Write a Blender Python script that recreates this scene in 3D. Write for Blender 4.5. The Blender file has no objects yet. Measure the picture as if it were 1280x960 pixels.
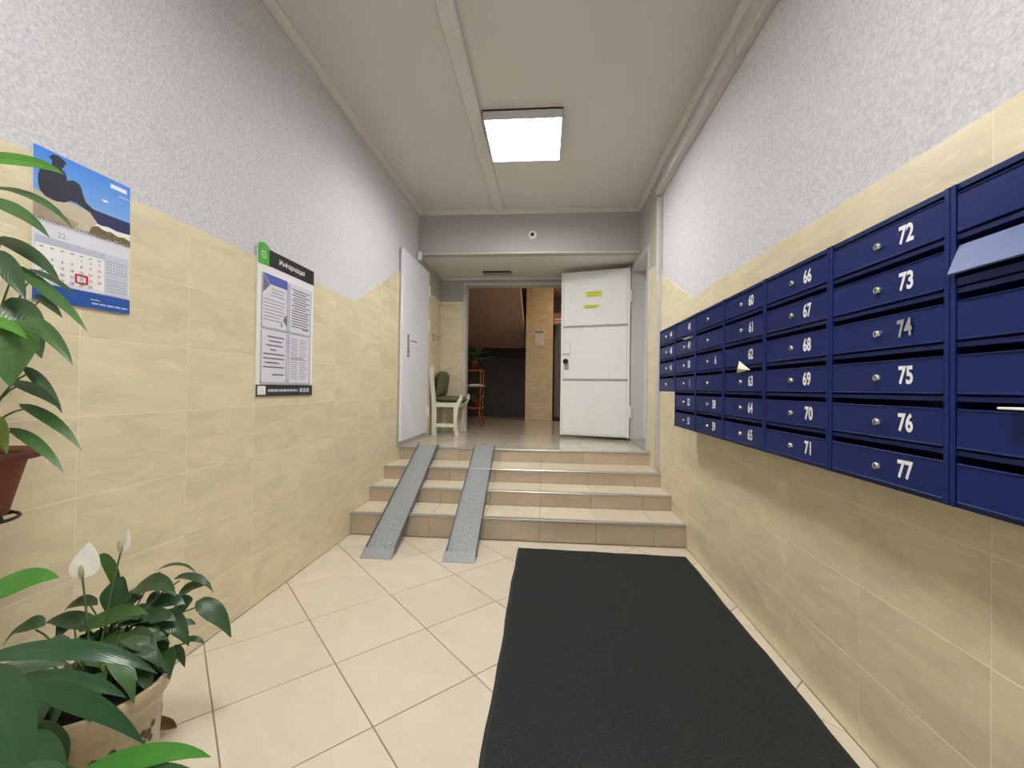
import bpy, math, random
from mathutils import Vector, Matrix
random.seed(7)
S = bpy.context.scene
COL = S.collection
V = Vector

# ------------------------------------------------------------------ camera
CAM_H = 1.145
F_PX, YAW, PITCH, ROLL = 526.56, 0.0797, 0.0091, -0.0132
fw = V((-math.sin(YAW)*math.cos(PITCH), math.cos(YAW)*math.cos(PITCH), math.sin(PITCH)))
r0 = V((math.cos(YAW), math.sin(YAW), 0)); u0 = r0.cross(fw)
rt = r0*math.cos(ROLL) - u0*math.sin(ROLL)
up = r0*math.sin(ROLL) + u0*math.cos(ROLL)
CAM = V((0, 0, CAM_H))
cd = bpy.data.cameras.new('camera'); cam = bpy.data.objects.new('camera', cd); COL.objects.link(cam)
cd.sensor_width = 36.0; cd.lens = 36.0*F_PX/1280.0; cd.clip_start = 0.02; cd.clip_end = 60
m = Matrix.Identity(4)
for i in range(3):
    m[i][0] = rt[i]; m[i][1] = up[i]; m[i][2] = -fw[i]; m[i][3] = CAM[i]
cam.matrix_world = m
S.camera = cam
def at(u, v, d):            # a point seen at pixel (u, v), d metres ahead
    return CAM + (fw + rt*((u-640)/F_PX) + up*((480-v)/F_PX))*d

# ------------------------------------------------------------------ world, exposure
w = bpy.data.worlds.new('world'); S.world = w; w.use_nodes = True
w.node_tree.nodes['Background'].inputs[0].default_value = (0.8, 0.85, 0.9, 1)
w.node_tree.nodes['Background'].inputs[1].default_value = 0.05
S.view_settings.view_transform = 'Standard'; S.view_settings.look = 'None'
S.view_settings.exposure = 0.95; S.view_settings.gamma = 1.0
S.view_settings.use_curve_mapping = False
LAMP_FAR = 24.0      # ceiling panel in view
LAMP_NEAR_FILL = 29.0      # added panel out of view, brightens the near walls
LAMP_HALL = 32.0

# ------------------------------------------------------------------ dimensions
XL, XR, ZC = -1.49, 1.028, 3.185
YB, YE = -1.3, 5.85                 # back wall, end wall
YBEAM, ZBEAM = 4.80, 2.686
ZT = 1.807                          # top of the tiling
ZP = 0.524                          # landing
NOS = [(3.155, .163), (3.51, .282), (3.835, .400), (4.235, ZP)]   # step edges

# ------------------------------------------------------------------ materials
def s2l(c):
    return tuple(((x/255)/12.92 if x/255 <= .04045 else ((x/255+.055)/1.055)**2.4) for x in c)
def mat(name, rgb, rough=.5, metal=0., noise=None, bump=None, emit=None, spec=.5, coat=0., trans=0., alpha=None):
    """noise = (scale, amount, stretch xyz); bump = (scale, strength)"""
    M = bpy.data.materials.new(name); M.use_nodes = True
    N, L = M.node_tree.nodes, M.node_tree.links
    b = N['Principled BSDF']; c = s2l(rgb)
    b.inputs['Base Color'].default_value = (*c, 1)
    b.inputs['Roughness'].default_value = rough; b.inputs['Metallic'].default_value = metal
    b.inputs['Specular IOR Level'].default_value = spec
    b.inputs['Coat Weight'].default_value = coat
    b.inputs['Transmission Weight'].default_value = trans
    if noise or bump:
        tc = N.new('ShaderNodeTexCoord'); oi = N.new('ShaderNodeObjectInfo')
        ad = N.new('ShaderNodeVectorMath'); ad.operation = 'ADD'
        mu = N.new('ShaderNodeVectorMath'); mu.operation = 'SCALE'
        L.new(oi.outputs['Random'], mu.inputs['Scale']); mu.inputs[0].default_value = (37, 19, 53)
        L.new(tc.outputs['Object'], ad.inputs[0]); L.new(mu.outputs[0], ad.inputs[1])
    if noise:
        mp = N.new('ShaderNodeMapping'); mp.inputs['Scale'].default_value = noise[2] if len(noise) > 2 else (1, 1, 1)
        L.new(ad.outputs[0], mp.inputs[0])
        nz = N.new('ShaderNodeTexNoise'); nz.inputs['Scale'].default_value = noise[0]
        nz.inputs['Detail'].default_value = 6; nz.inputs['Roughness'].default_value = .62; nz.inputs['Distortion'].default_value = .6
        L.new(mp.outputs[0], nz.inputs[0])
        rp = N.new('ShaderNodeValToRGB'); a = noise[1]
        rp.color_ramp.elements[0].position = .3; rp.color_ramp.elements[1].position = .7
        rp.color_ramp.elements[0].color = (*[x*(1-a) for x in c], 1)
        rp.color_ramp.elements[1].color = (*[min(1, x*(1+a)) for x in c], 1)
        L.new(nz.outputs[0], rp.inputs[0]); L.new(rp.outputs[0], b.inputs['Base Color'])
    if bump:
        n2 = N.new('ShaderNodeTexNoise'); n2.inputs['Scale'].default_value = bump[0]; n2.inputs['Detail'].default_value = 3
        L.new(ad.outputs[0], n2.inputs[0])
        bp = N.new('ShaderNodeBump'); bp.inputs['Strength'].default_value = bump[1]; bp.inputs['Distance'].default_value = .004
        L.new(n2.outputs[0], bp.inputs['Height']); L.new(bp.outputs[0], b.inputs['Normal'])
    if emit:
        b.inputs['Emission Color'].default_value = (*emit[0], 1); b.inputs['Emission Strength'].default_value = emit[1]
    if alpha is not None: b.inputs['Alpha'].default_value = alpha
    return M

def tile_mat(name, rgb, rough, stretch, amount=.13, jitter=.06, fleck=.12):
    """polished stone-look tile: streaks along local u, each piece a little different"""
    M = mat(name, rgb, rough, noise=(3.2, amount, stretch), bump=(9, .04))
    N, L = M.node_tree.nodes, M.node_tree.links
    b = N['Principled BSDF']; src = b.inputs['Base Color'].links[0].from_socket
    oi = [n for n in N if n.type == 'OBJECT_INFO'][0]
    mr = N.new('ShaderNodeMapRange'); mr.inputs[3].default_value = 1-jitter; mr.inputs[4].default_value = 1+jitter
    L.new(oi.outputs['Random'], mr.inputs[0])
    hs = N.new('ShaderNodeHueSaturation'); L.new(mr.outputs[0], hs.inputs['Value']); L.new(src, hs.inputs['Color'])
    # fine second layer of streaks
    tc = [n for n in N if n.type == 'VECT_MATH' and n.operation == 'ADD'][0]
    mp = N.new('ShaderNodeMapping'); mp.inputs['Scale'].default_value = (stretch[0]*2.4, stretch[1]*3.2, 1); L.new(tc.outputs[0], mp.inputs[0])
    nz = N.new('ShaderNodeTexNoise'); nz.inputs['Scale'].default_value = 6; nz.inputs['Detail'].default_value = 5; L.new(mp.outputs[0], nz.inputs[0])
    r2 = N.new('ShaderNodeMapRange'); r2.inputs[1].default_value = .58; r2.inputs[2].default_value = .75; r2.inputs[4].default_value = fleck; L.new(nz.outputs[0], r2.inputs[0])
    mx = N.new('ShaderNodeMixRGB'); L.new(r2.outputs[0], mx.inputs[0]); L.new(hs.outputs[0], mx.inputs[1])
    c = s2l(rgb); mx.inputs[2].default_value = (*[min(1, x*1.3+.03) for x in c], 1)
    L.new(mx.outputs[0], b.inputs['Base Color'])
    return M

def plaster_mat(name, rgb):
    M = mat(name, rgb, .85, noise=(95, .2), bump=(105, .5))
    for n_ in M.node_tree.nodes:
        if n_.type == 'TEX_NOISE': n_.inputs['Distortion'].default_value = 0
    return M

M = {}
M['wall_tile'] = tile_mat('wall_tile', (224, 212, 179), .36, (1, 3.4, 1), .12, .03, .42)
M['floor_tile'] = tile_mat('floor_tile', (220, 208, 188), .24, (1, 1.6, 1), .05, .025)
M['tread_tile'] = tile_mat('tread_tile', (222, 209, 186), .3, (1, 1.6, 1), .06, .03)
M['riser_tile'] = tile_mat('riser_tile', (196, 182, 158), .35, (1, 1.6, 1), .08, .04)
M['landing_tile'] = tile_mat('landing_tile', (206, 199, 182), .12, (1, 1.6, 1), .05, .03)
M['grout_wall'] = mat('grout_wall', (240, 230, 205), .8)
M['grout_floor'] = mat('grout_floor', (150, 130, 108), .85)
M['plaster'] = plaster_mat('plaster', (210, 210, 215))
M['paint_grey'] = mat('paint_grey', (182, 184, 180), .7, bump=(60, .15))
M['ceiling'] = mat('ceiling', (218, 217, 212), .8, bump=(40, .05))
M['white_trim'] = mat('white_trim', (218, 216, 208), .3)
M['duct'] = mat('duct', (206, 202, 198), .5)
M['door_white'] = mat('door_white', (236, 239, 250), .38, noise=(4, .03))
M['door_steel'] = mat('door_steel', (244, 247, 246), .4, noise=(5, .03))
M['jamb'] = mat('jamb', (200, 202, 200), .45)
M['rib'] = mat('rib', (168, 170, 162), .45)
M['chrome'] = mat('chrome', (205, 205, 205), .22, 1)
M['dark_metal'] = mat('dark_metal', (66, 64, 62), .4, .8)
M['black'] = mat('black', (18, 18, 18), .5)
M['navy'] = mat('navy', (9, 33, 98), .36, spec=.3, noise=(8, .05), bump=(240, .06))
M['navy_body'] = mat('navy_body', (7, 27, 84), .42, spec=.3)
M['flap_blue_sheen'] = mat('flap_blue_sheen', (82, 102, 152), .42, .0, bump=(260, .2))  # navy flap made paler: reflected light put into its base colour
M['white'] = mat('white', (242, 242, 242), .5)
M['digit_grey'] = mat('digit_grey', (176, 180, 180), .35, .5)
M['paper'] = mat('paper', (238, 239, 242), .6)
M['leaflet'] = mat('leaflet', (222, 224, 196), .5)
M['leaf_print'] = mat('leaf_print', (168, 184, 70), .5)
M['steel_ramp'] = mat('steel_ramp', (158, 163, 165), .5, .15, noise=(70, .2), bump=(140, .6))
M['ramp_edge'] = mat('ramp_edge', (104, 108, 110), .5, .3)
M['aluminium'] = mat('aluminium', (176, 174, 172), .35, .6)
M['mat_rubber'] = mat('mat_rubber', (48, 51, 50), .95, noise=(120, .45), bump=(300, .8), spec=.2)
M['mat_edge'] = mat('mat_edge', (44, 46, 46), .7, spec=.3)
M['lamp_house'] = mat('lamp_house', (222, 222, 224), .5)
M['diffuser'] = mat('diffuser', (255, 255, 255), .4, emit=((1.0, .985, .965), LAMP_FAR))
M['diffuser_near_fill'] = mat('diffuser_near_fill', (255, 255, 255), .4, emit=((1.0, .985, .965), LAMP_NEAR_FILL))  # glow of the added, unseen near lamp
M['diffuser_hall'] = mat('diffuser_hall', (255, 220, 170), .4, emit=((1.0, .72, .46), LAMP_HALL))
M['cushion'] = mat('cushion', (96, 104, 70), .9, noise=(30, .3), bump=(80, .3))
M['cream_paint'] = mat('cream_paint', (232, 230, 214), .4)
M['terracotta'] = mat('terracotta', (122, 66, 48), .7, noise=(14, .15), bump=(60, .1))
M['pot_beige'] = mat('pot_beige', (172, 156, 124), .3, noise=(16, .2), coat=.3)
M['pot_brown'] = mat('pot_brown', (150, 112, 78), .35, noise=(9, .2), coat=.2)
M['pot_motif'] = mat('pot_motif', (74, 56, 40), .4)
M['soil'] = mat('soil', (44, 34, 26), .95, noise=(60, .5), bump=(60, 1))
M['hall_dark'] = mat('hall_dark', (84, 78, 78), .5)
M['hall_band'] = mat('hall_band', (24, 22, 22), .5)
M['hall_brown'] = mat('hall_brown', (206, 178, 166), .7)
M['hall_ceiling'] = mat('hall_ceiling', (200, 180, 150), .7)
M['wood_orange'] = mat('wood_orange', (150, 84, 40), .5, noise=(12, .2, (1, 1, .2)))
M['door_grey'] = mat('door_grey', (128, 132, 140), .45)
M['red_sign'] = mat('red_sign', (168, 120, 104), .5)
M['yellow'] = mat('yellow', (226, 232, 60), .55)
M['text_dark'] = mat('text_dark', (70, 72, 82), .6)
M['text_faint'] = mat('text_faint', (158, 160, 176), .6)
M['text_pink'] = mat('text_pink', (200, 168, 168), .6)
M['board_black'] = mat('board_black', (40, 41, 45), .35)
M['board_green'] = mat('board_green', (74, 178, 62), .4)
M['sheet_blue'] = mat('sheet_blue', (84, 98, 186), .5)
M['sheet_slate'] = mat('sheet_slate', (112, 114, 132), .5)
M['sheet'] = mat('sheet', (226, 226, 238), .35)
M['cal_sheet'] = mat('cal_sheet', (226, 228, 240), .45)
M['cal_side'] = mat('cal_side', (206, 210, 226), .45)
M['cal_grey'] = mat('cal_grey', (190, 196, 214), .45)
M['cal_band'] = mat('cal_band', (34, 84, 172), .35)
M['cal_sea'] = mat('cal_sea', (40, 44, 96), .35)
M['cal_stone'] = mat('cal_stone', (204, 192, 170), .4, noise=(14, .12))
M['cal_stone2'] = mat('cal_stone2', (168, 152, 130), .4, noise=(14, .15))
M['cal_bush'] = mat('cal_bush', (120, 104, 62), .4, noise=(40, .35))
M['cal_figure'] = mat('cal_figure', (34, 38, 56), .4)
M['red'] = mat('red', (196, 30, 60), .4)
# printed sky of the calendar picture: the print itself runs from deep to pale blue
Ms = mat('cal_sky', (70, 150, 235), .35)
N, L = Ms.node_tree.nodes, Ms.node_tree.links
tc = N.new('ShaderNodeTexCoord'); sp = N.new('ShaderNodeSeparateXYZ'); L.new(tc.outputs['Object'], sp.inputs[0])
mr = N.new('ShaderNodeMapRange'); mr.inputs[1].default_value = -.12; mr.inputs[2].default_value = .12; L.new(sp.outputs['Y'], mr.inputs[0])
rp = N.new('ShaderNodeValToRGB'); rp.color_ramp.elements[0].color = (*s2l((150, 196, 240)), 1); rp.color_ramp.elements[1].color = (*s2l((36, 128, 232)), 1)
L.new(mr.outputs[0], rp.inputs[0]); L.new(rp.outputs[0], N['Principled BSDF'].inputs['Base Color']); M['cal_sky'] = Ms

def leaf_mat(name, rgb, rough, vein=.25):
    """leaf: paler midrib along local v = 0 (UV), soft side veins, some light through it"""
    m_ = bpy.data.materials.new(name); m_.use_nodes = True
    N, L = m_.node_tree.nodes, m_.node_tree.links; b = N['Principled BSDF']; c = s2l(rgb)
    tc = N.new('ShaderNodeTexCoord'); sp = N.new('ShaderNodeSeparateXYZ'); L.new(tc.outputs['UV'], sp.inputs[0])
    ab = N.new('ShaderNodeMath'); ab.operation = 'SUBTRACT'; ab.inputs[1].default_value = .5; L.new(sp.outputs['Y'], ab.inputs[0])
    a2 = N.new('ShaderNodeMath'); a2.operation = 'ABSOLUTE'; L.new(ab.outputs[0], a2.inputs[0])
    mr = N.new('ShaderNodeMapRange'); mr.inputs[1].default_value = .0; mr.inputs[2].default_value = .05; mr.inputs[3].default_value = 1; mr.inputs[4].default_value = 0
    L.new(a2.outputs[0], mr.inputs[0])
    # side veins: waves of (u*14 - |v|*8)
    mm = N.new('ShaderNodeMath'); mm.operation = 'MULTIPLY'; mm.inputs[1].default_value = 75; L.new(sp.outputs['X'], mm.inputs[0])
    m2 = N.new('ShaderNodeMath'); m2.operation = 'MULTIPLY_ADD'; m2.inputs[1].default_value = -45; L.new(a2.outputs[0], m2.inputs[0]); L.new(mm.outputs[0], m2.inputs[2])
    sn = N.new('ShaderNodeMath'); sn.operation = 'SINE'; L.new(m2.outputs[0], sn.inputs[0])
    oi = N.new('ShaderNodeObjectInfo'); nz = N.new('ShaderNodeTexNoise'); nz.inputs['Scale'].default_value = 18; L.new(tc.outputs['Object'], nz.inputs[0])
    hv = N.new('ShaderNodeMapRange'); hv.inputs[3].default_value = .72; hv.inputs[4].default_value = 1.25; L.new(nz.outputs[0], hv.inputs[0])
    hs = N.new('ShaderNodeHueSaturation'); hs.inputs['Color'].default_value = (*c, 1); L.new(hv.outputs[0], hs.inputs['Value'])
    mx = N.new('ShaderNodeMixRGB'); L.new(hs.outputs[0], mx.inputs[1]); mx.inputs[2].default_value = (*[min(1, x*1.9+.03) for x in c], 1)
    fm = N.new('ShaderNodeMath'); fm.operation = 'MULTIPLY'; fm.inputs[1].default_value = vein*1.6; L.new(mr.outputs[0], fm.inputs[0]); L.new(fm.outputs[0], mx.inputs[0])
    L.new(mx.outputs[0], b.inputs['Base Color']); b.inputs['Roughness'].default_value = rough
    bp = N.new('ShaderNodeBump'); bp.inputs['Strength'].default_value = vein; bp.inputs['Distance'].default_value = .002; L.new(sn.outputs[0], bp.inputs['Height']); L.new(bp.outputs[0], b.inputs['Normal'])
    tr = N.new('ShaderNodeBsdfTranslucent'); tr.inputs[0].default_value = (*[min(1, x*1.6) for x in c], 1)
    ms = N.new('ShaderNodeMixShader'); ms.inputs[0].default_value = .18; out = N['Material Output']
    L.new(b.outputs[0], ms.inputs[1]); L.new(tr.outputs[0], ms.inputs[2]); L.new(ms.outputs[0], out.inputs[0])
    return m_
M['leaf_dark'] = leaf_mat('leaf_dark', (60, 88, 56), .34, .12)
M['leaf_mid'] = leaf_mat('leaf_mid', (66, 104, 52), .38, .14)
M['leaf_bright'] = leaf_mat('leaf_bright', (76, 140, 42), .4)
M['leaf_glossy'] = leaf_mat('leaf_glossy', (50, 88, 56), .27, .07)
M['leaf_glossy_bright'] = leaf_mat('leaf_glossy_bright', (66, 136, 50), .3, .08)
M['leaf_lime'] = leaf_mat('leaf_lime', (112, 140, 56), .4)
M['spathe'] = leaf_mat('spathe', (240, 238, 230), .5, .08)
M['stalk'] = mat('stalk', (66, 92, 44), .5)
M['stalk_dry'] = mat('stalk_dry', (92, 76, 50), .7)
M['spadix'] = mat('spadix', (196, 190, 150), .7, bump=(300, .6))

# ------------------------------------------------------------------ helpers
class MB:
    def __init__(s): s.v = []; s.f = []; s.sm = []
    def add(s, vs, fs, smooth=False):
        o = len(s.v); s.v += [tuple(p) for p in vs]; s.f += [tuple(i+o for i in f) for f in fs]; s.sm += [smooth]*len(fs); return s
    def box(s, a, b, ch=0.):
        x0, x1 = sorted((a[0], b[0])); y0, y1 = sorted((a[1], b[1])); z0, z1 = sorted((a[2], b[2]))
        if ch <= 0:
            vs = [(x, y, z) for z in (z0, z1) for y in (y0, y1) for x in (x0, x1)]
            return s.add(vs, [(0, 2, 3, 1), (4, 5, 7, 6), (0, 1, 5, 4), (2, 6, 7, 3), (0, 4, 6, 2), (1, 3, 7, 5)])
        c = min(ch, (x1-x0)*.45, (y1-y0)*.45, (z1-z0)*.45)
        X, Y, Z = (x0, x1), (y0, y1), (z0, z1); vs = []; idx = {}
        for i in (0, 1):
            for j in (0, 1):
                for k in (0, 1):
                    sx, sy, sz = (c, -c)[i], (c, -c)[j], (c, -c)[k]
                    for ax, p in enumerate(((X[i], Y[j]+sy, Z[k]+sz), (X[i]+sx, Y[j], Z[k]+sz), (X[i]+sx, Y[j]+sy, Z[k]))):
                        idx[i, j, k, ax] = len(vs); vs.append(p)
        fs = []
        I = lambda i, j, k, a: idx[i, j, k, a]
        for i in (0, 1):
            fs.append([I(i, 0, 0, 0), I(i, 0, 1, 0), I(i, 1, 1, 0), I(i, 1, 0, 0)][::(1 if i == 0 else -1)])
            fs.append([I(0, i, 0, 1), I(1, i, 0, 1), I(1, i, 1, 1), I(0, i, 1, 1)][::(1 if i == 0 else -1)])
            fs.append([I(0, 0, i, 2), I(0, 1, i, 2), I(1, 1, i, 2), I(1, 0, i, 2)][::(1 if i == 0 else -1)])
        for a in (0, 1):
            for b2 in (0, 1):
                fs.append([I(a, b2, 0, 0), I(a, b2, 0, 1), I(a, b2, 1, 1), I(a, b2, 1, 0)])
                fs.append([I(a, 0, b2, 0), I(a, 0, b2, 2), I(a, 1, b2, 2), I(a, 1, b2, 0)])
                fs.append([I(0, a, b2, 1), I(0, a, b2, 2), I(1, a, b2, 2), I(1, a, b2, 1)])
                for k in (0, 1): fs.append([I(a, b2, k, 0), I(a, b2, k, 1), I(a, b2, k, 2)])
        return s.add(vs, fs)
    def tube(s, pts, rad, n=8, caps=True, smooth=True):
        pts = [V(p) for p in pts]; rs = rad if isinstance(rad, (list, tuple)) else [rad]*len(pts)
        t0 = (pts[1]-pts[0]).normalized(); a = t0.orthogonal().normalized(); vs = []; fs = []
        for i, p in enumerate(pts):
            t = (pts[min(i+1, len(pts)-1)]-pts[max(i-1, 0)]).normalized()
            a = (a - t*a.dot(t)).normalized(); b = t.cross(a)
            for k in range(n):
                q = 2*math.pi*k/n; vs.append(p + (a*math.cos(q)+b*math.sin(q))*rs[i])
        for i in range(len(pts)-1):
            for k in range(n): fs.append((i*n+k, i*n+(k+1) % n, (i+1)*n+(k+1) % n, (i+1)*n+k))
        s.add(vs, fs, smooth)
        if caps:
            s.add(vs[:n], [tuple(range(n))[::-1]]); s.add(vs[-n:], [tuple(range(n))])
        return s
    def lathe(s, prof, c=(0, 0, 0), n=28, smooth=True):
        vs = []; fs = []
        for (r, z) in prof:
            for k in range(n):
                q = 2*math.pi*k/n; vs.append((c[0]+r*math.cos(q), c[1]+r*math.sin(q), c[2]+z))
        for i in range(len(prof)-1):
            for k in range(n): fs.append((i*n+k, i*n+(k+1) % n, (i+1)*n+(k+1) % n, (i+1)*n+k))
        return s.add(vs, fs, smooth)
    def prism(s, poly, axis, a, b):
        """polygon in the two other axes, extruded from a to b along axis"""
        def P(q, t):
            l = list(q); l.insert(axis, t); return tuple(l)
        n = len(poly); vs = [P(q, a) for q in poly]+[P(q, b) for q in poly]
        fs = [tuple(range(n))[::-1], tuple(range(n, 2*n))]+[(i, (i+1) % n, n+(i+1) % n, n+i) for i in range(n)]
        return s.add(vs, fs)
    def mesh(s, name, mt):
        me = bpy.data.meshes.new(name); me.from_pydata(s.v, [], s.f); me.validate()
        if len(s.sm) == len(me.polygons): me.polygons.foreach_set('use_smooth', s.sm)
        if mt: me.materials.append(M[mt] if isinstance(mt, str) else mt)
        me.update(); return me
    def build(s, name, mt, parent=None, fix=True):
        import bmesh
        me = s.mesh(name, mt)
        if fix:
            bm = bmesh.new(); bm.from_mesh(me); bmesh.ops.recalc_face_normals(bm, faces=bm.faces); bm.to_mesh(me); bm.free()
        return link(name, me, parent)
def link(name, data, parent=None):
    o = bpy.data.objects.new(name, data); COL.objects.link(o)
    if parent: o.parent = parent
    return o
def tag(o, label, cat, group=None):
    o['label'] = label; o['category'] = cat
    if group: o['group'] = group
    return o
def thing(name, label, cat, loc=(0, 0, 0), group=None):
    """an Empty at the thing's base; its parts are modelled in coordinates relative to loc"""
    o = link(name, None); o.location = loc
    return tag(o, label, cat, group)
def struct(o): o['kind'] = 'structure'; return o

def basis(o, u, v, n):
    u, v, n = V(u), V(v), V(n); m = Matrix.Identity(4)
    for i in range(3): m[i][0] = u[i]; m[i][1] = v[i]; m[i][2] = n[i]; m[i][3] = o[i]
    return m
def clip(poly, a, b, c):            # keep a*x + b*y <= c
    out = []
    for i, p in enumerate(poly):
        q = poly[(i+1) % len(poly)]; dp = a*p[0]+b*p[1]-c; dq = a*q[0]+b*q[1]-c
        if dp <= 1e-9: out.append(p)
        if (dp < -1e-9 and dq > 1e-9) or (dp > 1e-9 and dq < -1e-9):
            t = dp/(dp-dq); out.append((p[0]+(q[0]-p[0])*t, p[1]+(q[1]-p[1])*t))
    return out
def area(p): return .5*abs(sum(p[i][0]*p[(i+1) % len(p)][1]-p[(i+1) % len(p)][0]*p[i][1] for i in range(len(p))))
TILE_CACHE = {}
def tile(name, poly, org, u, v, n, mt, parent, th=.008, ch=.0015, off=0.):
    """one tile: polygon in (u, v) of the plane through org; top face lies in the plane"""
    if len(poly) < 3 or area(poly) < 2e-4: return
    cx = sum(p[0] for p in poly)/len(poly); cy = sum(p[1] for p in poly)/len(poly)
    loc = [(p[0]-cx, p[1]-cy) for p in poly]
    key = (name, mt, th, tuple((round(a, 4), round(b, 4)) for a, b in loc))
    me = TILE_CACHE.get(key)
    if me is None:
        k = len(loc); sgn = sum(loc[i][0]*loc[(i+1) % k][1]-loc[(i+1) % k][0]*loc[i][1] for i in range(k))
        if sgn < 0: loc = loc[::-1]
        ins = []
        for i in range(k):          # inset for the chamfer
            p0, p1, p2 = V(loc[i-1]), V(loc[i]), V(loc[(i+1) % k])
            d1 = (p1-p0).normalized(); d2 = (p2-p1).normalized()
            n1 = V((-d1.y, d1.x)); n2 = V((-d2.y, d2.x)); den = 1+n1.dot(n2)
            ins.append(tuple(p1+(n1+n2)*(ch/max(den, .3))))
        b = MB(); vs = [(x, y, -th) for x, y in loc]+[(x, y, -ch*.7) for x, y in loc]+[(x, y, 0) for x, y in ins]
        fs = [tuple(range(2*k, 3*k))]
        for r in (0, 1): fs += [(r*k+i, r*k+(i+1) % k, (r+1)*k+(i+1) % k, (r+1)*k+i) for i in range(k)]
        b.add(vs, fs); me = b.mesh(name, mt); TILE_CACHE[key] = me
    o = link(name, me, parent); U, W, Nn = V(u), V(v), V(n)
    o.matrix_local = basis(V(org)+U*cx+W*cy+Nn*off, u, v, n)
    return o

TXT = {}
def text_geo(s, size, bold=0.):
    """flat outline of a short text, centred: (verts2d, faces)"""
    k = (s, round(bold, 4))
    if k not in TXT:
        c = bpy.data.curves.new('t', 'FONT'); c.body = s; c.size = 1; c.align_x = 'CENTER'; c.align_y = 'CENTER'; c.offset = bold; c.resolution_u = 3
        o = bpy.data.objects.new('t', c); COL.objects.link(o)
        dg = bpy.context.evaluated_depsgraph_get(); dg.update()
        me = bpy.data.meshes.new_from_object(o.evaluated_get(dg))
        vs = [(q.co.x, q.co.y) for q in me.vertices]; fs = [tuple(p.vertices) for p in me.polygons]
        bpy.data.objects.remove(o); bpy.data.curves.remove(c); bpy.data.meshes.remove(me)
        if vs:
            x0, x1 = min(a for a, _ in vs), max(a for a, _ in vs); y0, y1 = min(b for _, b in vs), max(b for _, b in vs)
            vs = [(a-(x0+x1)/2, b-(y0+y1)/2) for a, b in vs]
        TXT[k] = (vs, fs)
    vs, fs = TXT[k]
    return [(a*size, b*size) for a, b in vs], fs
def add_text(b, s, x, y, size, z=0., bold=0., sx=1.):
    vs, fs = text_geo(s, size, bold)
    b.add([(x+a*sx, y+c, z) for a, c in vs], fs)
def flat(name, mt, parent, polys, z0, z1):
    """thin printed or paper shape(s) in the local (u, v) plane of the parent"""
    b = MB()
    for p in polys:
        n = len(p); b.add([(x, y, z0) for x, y in p]+[(x, y, z1) for x, y in p],
              [tuple(range(n, 2*n)), tuple(range(n))[::-1]]+[(i, (i+1) % n, n+(i+1) % n, n+i) for i in range(n)])
    return b.build(name, mt, parent)
def rect(x0, y0, x1, y1): return [(x0, y0), (x1, y0), (x1, y1), (x0, y1)]

# ================================================================== THE SETTING
# ---- floor with diagonal tiles
fl = struct(MB().box((XL-.1, YB-.1, -.15), (XR+.1, 3.2, -.0035)).build('floor', 'grout_floor'))
SIDE, ANG = .4129, -.8078
e1 = (math.cos(ANG), math.sin(ANG)); e2 = (-e1[1], e1[0]); g = .0022
for i in range(-12, 14):
    for j in range(-12, 14):
        pts = []
        for a, b in ((i, j), (i+1, j), (i+1, j+1), (i, j+1)):
            da = g if a == i else -g; db = g if b == j else -g
            pts.append((-.8368+e1[0]*(a*SIDE+da)+e2[0]*(b*SIDE+db), 2.2682+e1[1]*(a*SIDE+da)+e2[1]*(b*SIDE+db)))
        # turn into tile-aligned coordinates so the chamfer and grain follow the tile
        q = clip(clip(clip(clip(pts, 1, 0, XR-.002), -1, 0, -XL-.002), 0, 1, 3.155), 0, -1, -YB)
        if len(q) < 3: continue
        lq = [((p[0]*e1[0]+p[1]*e1[1]), (p[0]*e2[0]+p[1]*e2[1])) for p in q]
        tile('tile', lq, (0, 0, 0), (*e1, 0), (*e2, 0), (0, 0, 1), 'floor_tile', fl)

# ---- ceiling
struct(MB().box((XL-.2, YB-.1, ZC), (XR+.2, YBEAM+.1, ZC+.1)).build('ceiling', 'ceiling'))

# ---- side walls: tile grid with the stepped top edge
TW, TH = .41, .2582
def top_clip(poly, z0, ya):         # above ZT the tiling follows the slope of the steps up to the landing
    if z0 < ZT-.01: return poly
    s = (2.345-ZT)/(4.20-ya)
    return clip(clip(poly, -s, 1, ZT-s*ya), 0, 1, 2.345)
def wall_tiles(parent, x, sgn, ybase, segs, ya):
    n = 0
    for (s0, s1) in segs:
        k0 = int((s0-ybase)//TW); k1 = int((s1-ybase)//TW)+1
        for k in range(k0, k1+1):
            for r in range(0, 10):
                gy = .0017
                y0, y1 = ybase+k*TW+gy, ybase+(k+1)*TW-gy; z0, z1 = r*TH+gy, (r+1)*TH-gy
                if y0 > 4.25 and z1 < ZP-.01: continue
                p = clip(clip(rect(y0, z0, y1, z1), 1, 0, s1), -1, 0, -s0)
                if len(p) < 3: continue
                p = top_clip(p, z0, ya)
                if len(p) < 3: continue
                # local u runs along the wall so that (u, v, n) is right-handed
                if sgn > 0: lp = [(a, b) for a, b in p]; tile('tile', lp, (x, 0, 0), (0, 1, 0), (0, 0, 1), (1, 0, 0), 'wall_tile', parent, ch=.0006)
                else: lp = [(-a, b) for a, b in p]; tile('tile', lp, (x, 0, 0), (0, -1, 0), (0, 0, 1), (-1, 0, 0), 'wall_tile', parent, ch=.0006)
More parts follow.
